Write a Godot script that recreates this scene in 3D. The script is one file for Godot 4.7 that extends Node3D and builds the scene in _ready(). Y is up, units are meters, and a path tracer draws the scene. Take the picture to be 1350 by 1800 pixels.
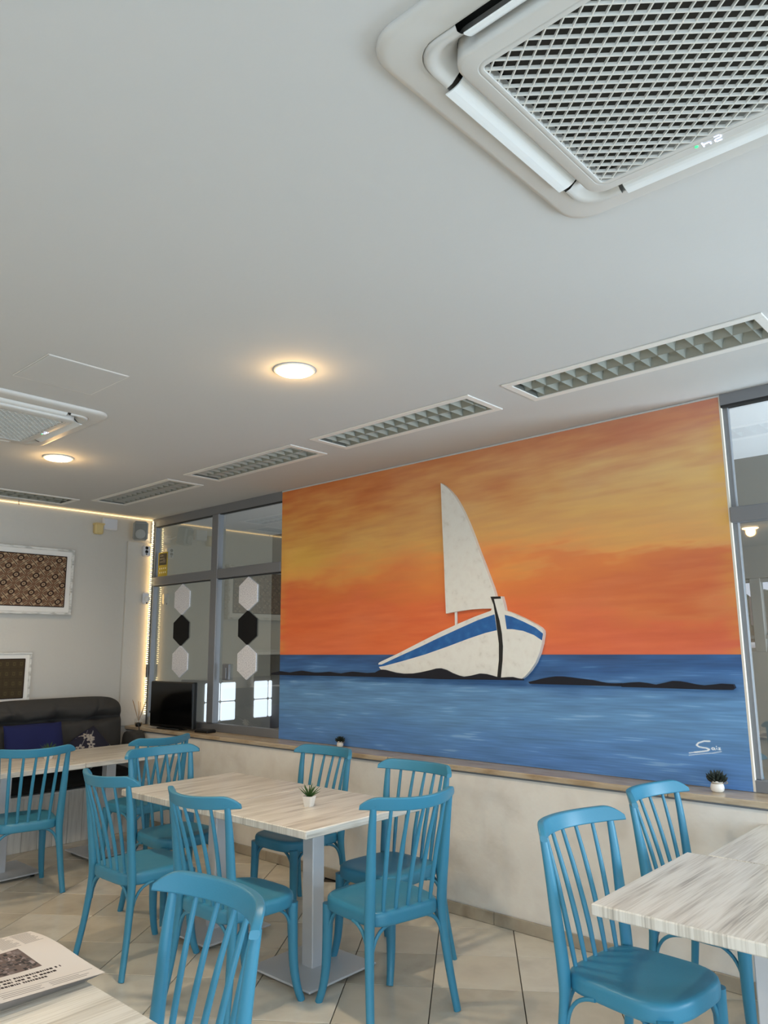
extends Node3D
# Cafe room: a long painted wall with a sailing boat in relief, turquoise chairs, whitewashed tables.
# x runs along the mural wall, the mural faces +z, the camera stands at x = z = 0.
const HC := 2.851      # ceiling height
const ZM := -4.03      # face of the mural and of the window frames
const ZW := -3.84      # face of the low wall under the sill
const SILL := 0.847
const XL := -6.8       # left wall
const XR := 3.4        # right wall
const ZB := 2.7        # rear wall
const ZC := -5.57      # far wall of the passage behind the glass

var M := {}
var used := {}
var uvo := Vector2.ZERO
var rng := RandomNumberGenerator.new()


func _ready():
	rng.seed = 7
	setup_view()
	setup_materials()
	build_room()
	build_passage()
	build_glazing()
	build_mural()
	build_ceiling_things()
	build_left_wall_things()
	build_bench()
	build_sill_things()
	build_tables()
	build_chairs()


# ---------------------------------------------------------------- view and light
func setup_view():
	var cam = Camera3D.new()
	cam.name = "camera"
	cam.fov = 2.0 * rad_to_deg(atan(900.0 / 1327.98))
	cam.near = 0.05
	cam.far = 100.0
	add_child(cam)
	cam.position = Vector3(0, 1.55, 0)
	cam.basis = Basis(Vector3.UP, 0.736208) * Basis(Vector3.RIGHT, 0.177862) * Basis(Vector3.BACK, -0.008797)
	cam.current = true
	var sky_mat = ProceduralSkyMaterial.new()
	sky_mat.sky_top_color = Color(0.62, 0.74, 0.9)
	sky_mat.sky_horizon_color = Color(0.86, 0.9, 0.95)
	sky_mat.ground_bottom_color = Color(0.35, 0.34, 0.3)
	sky_mat.ground_horizon_color = Color(0.6, 0.6, 0.58)
	sky_mat.sky_energy_multiplier = 1.0
	sky_mat.ground_energy_multiplier = 0.7
	var sky = Sky.new()
	sky.sky_material = sky_mat
	var env = Environment.new()
	env.background_mode = Environment.BG_SKY
	env.sky = sky
	env.tonemap_mode = Environment.TONE_MAPPER_LINEAR
	env.tonemap_exposure = 1.12
	env.sdfgi_enabled = true
	env.ssao_enabled = true
	env.ssil_enabled = true
	var we = WorldEnvironment.new()
	we.name = "world_environment"
	we.environment = env
	add_child(we)
	# daylight through the big windows on the right and behind the camera
	area_light("daylight_right", Vector3(XR - 0.02, 1.35, -0.6), Vector3(-1, 0, 0), Vector2(5.0, 2.0), Color(0.86, 0.94, 1.0), 10.0)
	area_light("daylight_rear", Vector3(0.8, 1.25, ZB - 0.02), Vector3(0, 0, -1), Vector2(4.2, 1.2), Color(0.84, 0.93, 1.0), 7.8)
	area_light("daylight_passage", Vector3(2.4, 1.2, -4.85), Vector3(-1, 0.5, 0).normalized(), Vector2(1.2, 1.6), Color(0.86, 0.94, 1.0), 30.0)
	area_light("daylight_passage_side", Vector3(-4.3, 1.7, ZC + 0.03), Vector3(0, 0, 1), Vector2(2.4, 1.4), Color(0.98, 0.96, 0.90), 0.45)


func area_light(called, at, towards, size, col, energy):
	var l = AreaLight3D.new()
	l.name = called
	l.area_size = size
	l.light_color = col
	l.light_energy = energy
	l.shadow_enabled = true
	l.set("area_range", 30.0)
	add_child(l)
	l.position = at
	var up = Vector3.UP if absf(towards.y) < 0.9 else Vector3.BACK
	l.basis = Basis.looking_at(towards, up)
	return l


# ---------------------------------------------------------------- helpers
func numbered(n):
	if not used.has(n):
		used[n] = 0
		return n
	used[n] += 1
	return "%s_%03d" % [n, used[n]]


func tag(o, label = "", category = "", group = "", kind = ""):
	if label: o.set_meta("label", label)
	if category: o.set_meta("category", category)
	if group: o.set_meta("group", group)
	if kind: o.set_meta("kind", kind)
	return o


func thing(called, label, category, at = Vector3.ZERO, turn = 0.0, group = ""):
	var o = Node3D.new()
	o.name = numbered(called)
	add_child(o)
	o.position = at
	o.rotation.y = turn
	return tag(o, label, category, group)


func ST():
	var st = SurfaceTool.new()
	st.begin(Mesh.PRIMITIVE_TRIANGLES)
	return st


func obj(called, st, mat, parent = self):
	var o = MeshInstance3D.new()
	o.mesh = st if st is Mesh else st.commit()
	o.material_override = mat
	if parent == self:
		o.name = numbered(called)
		add_child(o)
	else:
		o.name = called
		parent.add_child(o, true)
	return o


func struct(called, st, mat, label, parent = self):
	var o = obj(called, st, mat, parent)
	o.set_meta("kind", "structure")
	if label: o.set_meta("label", label)
	return o


func dup(o, at, turn, label, group = ""):
	var base: String = o.name
	var r = o.duplicate()
	r.name = numbered(base)
	add_child(r)
	r.position = at
	r.rotation.y = turn
	r.set_meta("label", label)
	if group: r.set_meta("group", group)
	return r


func vert(st, p, n, uv = Vector2.ZERO):
	st.set_normal(n)
	st.set_uv(uv)
	st.add_vertex(p)


func uv_of(p, n, mode):
	match mode:
		1:  # wood, grain along z, end grain on the z faces
			return Vector2(p.x + (p.y if absf(n.x) > 0.6 else 0.0), (p.z + (p.y * 0.35 if absf(n.z) > 0.6 else 0.0)) * 0.5) + uvo
		2:  # wood, grain along y
			return Vector2((p.x + p.z), p.y * 0.5) + uvo
	return Vector2(p.x, p.y)


func tri(st, a, b, c, ctr, mode = 0):
	var n = (b - a).cross(c - a)
	if n.length_squared() < 1e-18:
		return
	n = n.normalized()
	if n.dot((a + b + c) / 3.0 - ctr) < 0.0:
		var t = b
		b = c
		c = t
		n = -n
	vert(st, a, n, uv_of(a, n, mode))
	vert(st, c, n, uv_of(c, n, mode))
	vert(st, b, n, uv_of(b, n, mode))


func quad(st, a, b, c, d, ctr, mode = 0):
	tri(st, a, b, c, ctr, mode)
	tri(st, a, c, d, ctr, mode)


# box with chamfered edges
func box(st, c, s, bv = 0.0, B = Basis(), mode = 0):
	var h = s * 0.5
	bv = minf(bv, minf(h.x, minf(h.y, h.z)) * 0.95)
	var k = h - Vector3(bv, bv, bv)
	for ax in 3:
		var u = (ax + 1) % 3
		var w = (ax + 2) % 3
		for sg in [-1.0, 1.0]:
			var pts = []
			for q in [[-1, -1], [1, -1], [1, 1], [-1, 1]]:
				var v = Vector3.ZERO
				v[ax] = h[ax] * sg
				v[u] = k[u] * q[0]
				v[w] = k[w] * q[1]
				pts.append(c + B * v)
			quad(st, pts[0], pts[1], pts[2], pts[3], c, mode)
			if bv > 0.0:
				for sw in [-1.0, 1.0]:   # edge between faces ax(sg) and u(sw), along w
					var e = []
					for q in [[0, -1], [0, 1], [1, 1], [1, -1]]:
						var v = Vector3.ZERO
						v[ax] = (h[ax] if q[0] == 0 else k[ax]) * sg
						v[u] = (k[u] if q[0] == 0 else h[u]) * sw
						v[w] = k[w] * q[1]
						e.append(c + B * v)
					quad(st, e[0], e[1], e[2], e[3], c, mode)
	if bv > 0.0:
		for sx in [-1.0, 1.0]:
			for sy in [-1.0, 1.0]:
				for sz in [-1.0, 1.0]:
					tri(st, c + B * Vector3(h.x * sx, k.y * sy, k.z * sz), c + B * Vector3(k.x * sx, h.y * sy, k.z * sz), c + B * Vector3(k.x * sx, k.y * sy, h.z * sz), c, mode)
	return st


func bx(x0, x1, y0, y1, z0, z1, bv = 0.0, mode = 0):
	return box(ST(), Vector3(x0 + x1, y0 + y1, z0 + z1) * 0.5, Vector3(x1 - x0, y1 - y0, z1 - z0), bv, Basis(), mode)


# rings of equal length joined with smooth normals; the ends may be capped
func loft(st, rings, caps = true, closed = true):
	var nr: int = rings.size()
	var n: int = rings[0].size()
	var ctr = Vector3.ZERO
	for r in rings:
		for p in r: ctr += p
	ctr /= float(nr * n)
	var nrm = []
	var sgn = 0.0
	for i in nr:
		var row = PackedVector3Array()
		var rc = Vector3.ZERO
		for p in rings[i]: rc += p
		rc /= float(n)
		for j in n:
			var du: Vector3 = rings[mini(i + 1, nr - 1)][j] - rings[maxi(i - 1, 0)][j]
			var jn = (j + 1) % n if closed else mini(j + 1, n - 1)
			var jp = (j + n - 1) % n if closed else maxi(j - 1, 0)
			var dv: Vector3 = rings[i][jn] - rings[i][jp]
			var q = du.cross(dv)
			row.append(q.normalized() if q.length_squared() > 1e-20 else Vector3.ZERO)
		nrm.append(row)
	# one sign for the whole surface
	for i in nr:
		var rc = Vector3.ZERO
		for p in rings[i]: rc += p
		rc /= float(n)
		for j in n:
			var out: Vector3 = rings[i][j] - rc
			if not closed: out = rings[i][j] - ctr
			sgn += nrm[i][j].dot(out)
	sgn = 1.0 if sgn >= 0.0 else -1.0
	for i in nr - 1:
		for j in (n if closed else n - 1):
			var k = (j + 1) % n
			var a = [rings[i][j], nrm[i][j] * sgn]
			var b = [rings[i][k], nrm[i][k] * sgn]
			var c = [rings[i + 1][k], nrm[i + 1][k] * sgn]
			var d = [rings[i + 1][j], nrm[i + 1][j] * sgn]
			for t in [[a, b, c], [a, c, d]]:
				var fn: Vector3 = (t[1][0] - t[0][0]).cross(t[2][0] - t[0][0])
				if fn.length_squared() < 1e-20: continue
				var hint: Vector3 = t[0][1] + t[1][1] + t[2][1]
				var seq = [0, 2, 1] if fn.dot(hint) >= 0.0 else [0, 1, 2]
				for s in seq:
					var nn: Vector3 = t[s][1]
					if nn == Vector3.ZERO: nn = fn.normalized() * (1.0 if fn.dot(hint) >= 0.0 else -1.0)
					vert(st, t[s][0], nn, Vector2(t[s][0].x, t[s][0].y))
	if caps and closed:
		for e in [0, nr - 1]:
			var m = Vector3.ZERO
			for p in rings[e]: m += p
			m /= float(n)
			var inner: Vector3 = Vector3.ZERO
			var other = rings[1] if e == 0 else rings[nr - 2]
			for p in other: inner += p
			inner /= float(n)
			if inner.distance_to(m) < 1e-6: inner = ctr
			for j in n:
				tri(st, m, rings[e][j], rings[e][(j + 1) % n], inner)
	return st


# tube along points; flat squeezes it across the side axis
func tube(st, pts, rad, n = 10, squash = 1.0, side_hint = Vector3.ZERO):
	var rings = []
	var side = Vector3.ZERO
	for i in pts.size():
		var t: Vector3 = (pts[mini(i + 1, pts.size() - 1)] - pts[maxi(i - 1, 0)]).normalized()
		if side == Vector3.ZERO:
			var h = side_hint if side_hint != Vector3.ZERO else (Vector3.RIGHT if absf(t.x) < 0.8 else Vector3.UP)
			side = (h - t * h.dot(t)).normalized()
		else:
			side = (side - t * side.dot(t)).normalized()
		var up = t.cross(side)
		var r: float = rad[i] if rad is Array else rad
		var ring = PackedVector3Array()
		for j in n:
			var a = TAU * j / n
			ring.append(pts[i] + side * cos(a) * r + up * sin(a) * r * squash)
		rings.append(ring)
	return loft(st, rings)


func spline(ctrl, steps = 6):
	var out = []
	var n: int = ctrl.size()
	for i in n - 1:
		for s in steps:
			var t = float(s) / steps
			out.append(ctrl[i].cubic_interpolate(ctrl[i + 1], ctrl[maxi(i - 1, 0)], ctrl[mini(i + 2, n - 1)], t))
	out.append(ctrl[n - 1])
	return out


func ramp(vals, n):
	var out = []
	for i in n:
		var f: float = float(i) / (n - 1) * (vals.size() - 1)
		var k = mini(int(f), vals.size() - 2)
		out.append(lerpf(vals[k], vals[k + 1], f - k))
	return out


func lathe(st, prof, n = 24, at = Vector3.ZERO, B = Basis()):
	var rings = []
	for p in prof:
		var ring = PackedVector3Array()
		for j in n:
			var a = TAU * j / n
			ring.append(at + B * Vector3(cos(a) * p.x, p.y, sin(a) * p.x))
		rings.append(ring)
	return loft(st, rings)


# polygon in x,y pushed from z0 to z1
func prism(st, poly, z0, z1):
	var pts = PackedVector2Array(poly)
	var idx = Geometry2D.triangulate_polygon(pts)
	var zc = (z0 + z1) * 0.5
	for i in range(0, idx.size(), 3):
		for z in [z0, z1]:
			var a = Vector3(pts[idx[i]].x, pts[idx[i]].y, z)
			var b = Vector3(pts[idx[i + 1]].x, pts[idx[i + 1]].y, z)
			var c = Vector3(pts[idx[i + 2]].x, pts[idx[i + 2]].y, z)
			tri(st, a, b, c, Vector3((a.x + b.x + c.x) / 3.0, (a.y + b.y + c.y) / 3.0, zc))
	var cw = Geometry2D.is_polygon_clockwise(pts)
	for i in pts.size():
		var p = pts[i]
		var q = pts[(i + 1) % pts.size()]
		var e = (q - p).normalized()
		var o = Vector2(e.y, -e.x) * (-1.0 if cw else 1.0)
		var mid = Vector3((p.x + q.x) * 0.5 - o.x, (p.y + q.y) * 0.5 - o.y, zc)
		quad(st, Vector3(p.x, p.y, z0), Vector3(q.x, q.y, z0), Vector3(q.x, q.y, z1), Vector3(p.x, p.y, z1), mid)
	return st


# rounded cushion: local x width, y height, z depth; dent(u, v) pushes the front face in
func cushion(st, w, h, d, p = 4.0, dent = null, nu = 28, nv = 20, B = Basis(), at = Vector3.ZERO, corner = 0.0):
	for face in [1.0, -1.0]:
		var rows = []
		for i in nv + 1:
			var row = PackedVector3Array()
			for j in nu + 1:
				var u: float = sin((float(j) / nu - 0.5) * PI)
				var v: float = sin((float(i) / nv - 0.5) * PI)
				var t = pow(maxf(0.0, 1.0 - pow(absf(u), p)), 0.5) * pow(maxf(0.0, 1.0 - pow(absf(v), p)), 0.5)
				var z: float = d * 0.5 * t
				if dent and face > 0.0: z -= dent.call(u, v) * t
				# cushion corners pull in a little
				var x: float = u * w * 0.5 * (1.0 - 0.03 * (1.0 - v * v))
				var y: float = v * h * 0.5 * (1.0 - 0.03 * (1.0 - u * u))
				if corner > 0.0:
					var big = maxf(absf(u), absf(v))
					if big > 0.0:
						var k = big / pow(pow(absf(u), corner) + pow(absf(v), corner), 1.0 / corner)
						x = u * w * 0.5 * k
						y = v * h * 0.5 * k
				row.append(at + B * Vector3(x, y, z * face))
			rows.append(row)
		loft(st, rows, false, false)
	return st


# ---------------------------------------------------------------- materials
func mat(called, col, rough = 0.6, metal = 0.0):
	var m = StandardMaterial3D.new()
	m.resource_name = called
	m.albedo_color = col
	m.roughness = rough
	m.metallic = metal
	M[called] = m
	return m


func noise(freq, octaves = 4, s = 1, kind = FastNoiseLite.TYPE_SIMPLEX_SMOOTH):
	var n = FastNoiseLite.new()
	n.noise_type = kind
	n.frequency = freq
	n.fractal_octaves = octaves
	n.seed = s
	return n


func noise_tex(n, size, ramp_cols = [], seamless = true):
	var t = NoiseTexture2D.new()
	t.width = size
	t.height = size
	t.seamless = seamless
	t.noise = n
	if ramp_cols.size():
		var g = Gradient.new()
		var offs = PackedFloat32Array()
		var cols = PackedColorArray()
		for r in ramp_cols:
			offs.append(r[0])
			cols.append(r[1])
		g.offsets = offs
		g.colors = cols
		t.color_ramp = g
	return t


func relief(m, tex, cm, scale, world = true):
	m.heightmap_enabled = true
	m.heightmap_texture = tex
	m.heightmap_scale = cm
	m.uv1_triplanar = true
	m.uv1_world_triplanar = world
	m.uv1_scale = Vector3.ONE * scale


func grey(v):
	return Color(v, v, v)


func setup_materials():
	var fine = noise_tex(noise(0.03, 4, 3), 256)
	var coarse = noise_tex(noise(0.012, 5, 8), 512)
	mat("ceiling_white", Color(0.77, 0.775, 0.775), 0.9)
	relief(M.ceiling_white, fine, 0.05, 1.5)
	mat("wall_white", Color(0.79, 0.78, 0.755), 0.85)
	relief(M.wall_white, fine, 0.12, 3.0)
	var wl = mat("low_wall", Color(1, 1, 1), 0.8)
	wl.albedo_texture = noise_tex(noise(0.006, 5, 21), 512, [[0.0, Color(0.86, 0.83, 0.785)], [0.35, Color(0.905, 0.88, 0.845)], [0.6, Color(0.925, 0.905, 0.87)], [1.0, Color(0.915, 0.89, 0.855)]])
	relief(wl, coarse, 0.25, 0.8)
	mat("passage_beige", Color(0.53, 0.51, 0.455), 0.9)
	mat("passage_grey", Color(0.40, 0.40, 0.385), 0.9)
	mat("passage_white", Color(0.88, 0.89, 0.90), 0.9)
	mat("passage_dado", Color(0.46, 0.44, 0.40), 0.8)
	mat("aluminium", Color(0.50, 0.51, 0.53), 0.42, 0.35)
	mat("aluminium_dark", Color(0.16, 0.165, 0.17), 0.5, 0.2)
	mat("louvre", Color(0.60, 0.61, 0.58), 0.45, 0.55)
	mat("louvre_tray", Color(0.42, 0.43, 0.41), 0.5, 0.3)
	mat("white_plastic", Color(0.88, 0.88, 0.87), 0.45)
	mat("unit_white", Color(0.78, 0.78, 0.77), 0.45)
	mat("flap_white", Color(0.90, 0.92, 0.93), 0.35)
	mat("dark_gap", Color(0.10, 0.10, 0.10), 0.8)
	mat("filter", Color(0.20, 0.195, 0.18), 0.9)
	mat("grille_grey", Color(0.84, 0.84, 0.82), 0.5)
	var gl = mat("glass_coated", Color(0.93, 0.92, 0.88, 0.28), 0.02, 1.0)
	gl.transparency = BaseMaterial3D.TRANSPARENCY_ALPHA
	var gt = GradientTexture2D.new()
	var gg = Gradient.new()
	gg.colors = PackedColorArray([Color.WHITE, Color.WHITE])
	gt.gradient = gg
	gt.width = 4
	gt.height = 4
	gl.albedo_texture = gt
	gl.cull_mode = BaseMaterial3D.CULL_DISABLED
	var cl = mat("glass_clear", Color(0.95, 0.98, 0.98, 0.06), 0.02)
	cl.transparency = BaseMaterial3D.TRANSPARENCY_ALPHA
	# stone
	var sill = mat("sill_stone", Color(1, 1, 1), 0.28)
	sill.albedo_texture = noise_tex(noise(0.008, 5, 5), 512, [[0.0, Color(0.60, 0.50, 0.38)], [0.4, Color(0.72, 0.64, 0.53)], [0.7, Color(0.76, 0.70, 0.61)], [1.0, Color(0.66, 0.58, 0.48)]])
	sill.uv1_triplanar = true
	sill.uv1_world_triplanar = true
	sill.uv1_scale = Vector3(0.6, 2.0, 2.0)
	var bb = mat("base_stone", Color(1, 1, 1), 0.35)
	bb.albedo_texture = noise_tex(noise(0.01, 5, 15), 256, [[0.0, Color(0.56, 0.51, 0.44)], [0.5, Color(0.68, 0.64, 0.57)], [1.0, Color(0.62, 0.57, 0.50)]])
	bb.uv1_triplanar = true
	bb.uv1_world_triplanar = true
	bb.uv1_scale = Vector3.ONE * 1.2
	for k in 5:
		var t = mat("tile_%d" % k, [Color(0.98, 0.97, 0.95), Color(0.93, 0.92, 0.90), Color(1, 1, 1), Color(0.95, 0.93, 0.9), Color(0.90, 0.89, 0.87)][k], 0.2)
		t.albedo_texture = tile_tex(k % 3)
		t.uv1_triplanar = true
		t.uv1_world_triplanar = true
		t.uv1_scale = Vector3.ONE * (0.55 + 0.06 * k)
		t.uv1_offset = Vector3(0.37 * k, 0.21 * k, 0.53 * k)
	mat("grout", Color(0.28, 0.26, 0.23), 0.9)
	# plastics, metals, cloth
	var ch = mat("chair_blue", Color(0.215, 0.515, 0.635), 0.40)
	relief(ch, noise_tex(noise(0.08, 3, 30), 256), 0.02, 6.0, false)
	mat("screw_dark", Color(0.03, 0.05, 0.07), 0.6)
	mat("pedestal", Color(0.80, 0.81, 0.83), 0.38, 0.25)
	mat("rubber", Color(0.03, 0.03, 0.03), 0.7)
	var wood = mat("whitewash", Color(1, 1, 1), 0.34)
	wood.albedo_texture = wood_tex()
	var bw = mat("bench_wood", Color(1, 1, 1), 0.6)
	bw.albedo_texture = noise_tex(noise(0.02, 4, 111), 256, [[0.0, Color(0.74, 0.74, 0.73)], [0.5, Color(0.81, 0.81, 0.80)], [1.0, Color(0.85, 0.85, 0.84)]])
	bw.uv1_triplanar = true
	bw.uv1_world_triplanar = true
	bw.uv1_scale = Vector3(6.0, 0.6, 6.0)
	var sofa = mat("cloth_charcoal", Color(0.225, 0.22, 0.215), 0.95)
	relief(sofa, noise_tex(noise(0.2, 2, 40), 256), 0.15, 5.0, false)
	mat("cloth_black", Color(0.05, 0.05, 0.055), 0.95)
	var nav = mat("cloth_navy", Color(0.06, 0.095, 0.30), 0.95)
	relief(nav, sofa.heightmap_texture, 0.12, 6.0, false)
	mat("felt_black", Color(0.035, 0.037, 0.042), 0.98)
	var fw = mat("felt_light", Color(1, 1, 1), 0.98)
	fw.albedo_texture = noise_tex(noise(0.11, 4, 50), 256, [[0.0, Color(0.66, 0.66, 0.69)], [0.35, Color(0.84, 0.84, 0.87)], [0.6, Color(0.92, 0.92, 0.94)], [1.0, Color(0.97, 0.97, 0.98)]])
	fw.uv1_triplanar = true
	fw.uv1_scale = Vector3.ONE * 3.0
	var bp = mat("boat_white", Color(1, 1, 1), 0.7)
	bp.albedo_texture = noise_tex(noise(0.014, 5, 60), 512, [[0.0, Color(0.83, 0.82, 0.785)], [0.22, Color(0.895, 0.885, 0.86)], [0.6, Color(0.91, 0.905, 0.88)], [1.0, Color(0.89, 0.885, 0.86)]])
	bp.uv1_triplanar = true
	bp.uv1_world_triplanar = true
	bp.uv1_scale = Vector3.ONE * 1.5
	var bl = mat("boat_blue", Color(1, 1, 1), 0.6)
	bl.albedo_texture = noise_tex(noise(0.02, 5, 61), 256, [[0.0, Color(0.10, 0.34, 0.60)], [0.6, Color(0.13, 0.39, 0.66)], [1.0, Color(0.25, 0.48, 0.72)]])
	bl.uv1_triplanar = true
	bl.uv1_world_triplanar = true
	bl.uv1_scale = Vector3.ONE * 2.0
	mat("boat_black", Color(0.11, 0.105, 0.10), 0.7)
	mat("wave_black", Color(0.04, 0.05, 0.11), 0.75)
	mat("mural_edge", Color(0.86, 0.83, 0.78), 0.8)
	mat("screen_black", Color(0.012, 0.012, 0.013), 0.12)
	mat("black_plastic", Color(0.03, 0.03, 0.032), 0.4)
	mat("device_white", Color(0.84, 0.85, 0.88), 0.45)
	mat("device_cream", Color(0.84, 0.76, 0.54), 0.5)
	mat("speaker_grey", Color(0.60, 0.61, 0.60), 0.55)
	mat("speaker_mesh", Color(0.47, 0.48, 0.47), 0.7)
	mat("pot_white", Color(0.90, 0.88, 0.85), 0.4)
	mat("soil", Color(0.12, 0.09, 0.06), 0.95)
	mat("leaf_green", Color(0.20, 0.33, 0.13), 0.55)
	mat("leaf_dark", Color(0.06, 0.11, 0.07), 0.55)
	mat("rope", Color(0.62, 0.55, 0.44), 0.9)
	mat("reed", Color(0.62, 0.47, 0.30), 0.8)
	mat("curtain_white", Color(0.9, 0.9, 0.92), 0.9)
	var jar = mat("jar_glass", Color(0.95, 0.93, 0.85, 0.1), 0.03)
	jar.transparency = BaseMaterial3D.TRANSPARENCY_ALPHA
	mat("oil", Color(0.55, 0.42, 0.22), 0.2)
	mat("hedge", Color(0.16, 0.30, 0.08), 0.8)
	# whitewashed picture frame
	var fr = mat("frame_wash", Color(1, 1, 1), 0.7)
	fr.albedo_texture = noise_tex(noise(0.02, 5, 70), 256, [[0.0, Color(0.60, 0.60, 0.585)], [0.25, Color(0.74, 0.74, 0.725)], [0.4, Color(0.85, 0.85, 0.835)], [1.0, Color(0.90, 0.90, 0.885)]])
	fr.uv1_triplanar = true
	fr.uv1_world_triplanar = true
	fr.uv1_scale = Vector3(4.0, 4.0, 1.2)
	mat("mat_board", Color(0.90, 0.895, 0.88), 0.9)
	mat("textile_hem", Color(0.16, 0.09, 0.07), 0.95)
	# what glows
	glow("glow_warm", Color(1.0, 0.88, 0.68), 14.0)
	glow("glow_led", Color(1.0, 0.86, 0.62), 1.6)
	glow("glow_bead", Color(1.0, 0.92, 0.72), 3.0)
	glow("glow_digit", Color(0.80, 0.85, 1.0), 1.6)
	glow("glow_green", Color(0.25, 1.0, 0.55), 1.0)
	glow("glass_block_daylit", Color(0.90, 0.95, 1.0), 1.05)
	M.glass_block_daylit.albedo_color = Color(0.8, 0.85, 0.88)
	M.glass_block_daylit.roughness = 0.3
	var gb = noise_tex(noise(0.05, 2, 77), 128)
	relief(M.glass_block_daylit, gb, 0.3, 4.0)


func glow(called, col, energy):
	var m = mat(called, col, 0.5)
	m.emission_enabled = true
	m.emission = col
	m.emission_energy_multiplier = energy
	return m


func tile_tex(k):
	return noise_tex(noise(0.006 + 0.002 * k, 5, 90 + k), 512, [[0.0, Color(0.77, 0.745, 0.695)], [0.3, Color(0.82, 0.795, 0.745)], [0.55, Color(0.845, 0.825, 0.775)], [0.8, Color(0.825, 0.80, 0.75)], [1.0, Color(0.79, 0.765, 0.72)]])


# whitewashed planks: long streaks along v, one metre wide in u
func wood_tex():
	var w = 768
	var h = 512
	var a = noise(1.0, 3, 101)
	var b = noise(1.0, 2, 102)
	var c = noise(1.0, 2, 103)
	var img = Image.create(w, h, false, Image.FORMAT_RGB8)
	var light = Color(0.885, 0.87, 0.835)
	var mid = Color(0.77, 0.745, 0.70)
	var dark = Color(0.53, 0.51, 0.48)
	for y in h:
		var ay = TAU * y / h
		var cy = cos(ay)
		var sy = sin(ay)
		for x in w:
			var u = float(x) / w
			var broad = a.get_noise_3d(u * 14.0, cy * 0.55, sy * 0.55)
			var streak = b.get_noise_3d(u * 110.0, cy * 1.0, sy * 1.0)
			var hair = c.get_noise_3d(u * 300.0, cy * 1.8, sy * 1.8)
			var v = broad * 0.55 + streak * 0.4 + hair * 0.22
			var col = mid.lerp(light, clampf(0.55 + v * 1.8, 0.0, 1.0))
			col = col.lerp(dark, clampf((-v - 0.24) * 2.2, 0.0, 0.55))
			img.set_pixel(x, y, col)
	return ImageTexture.create_from_image(img)


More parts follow.
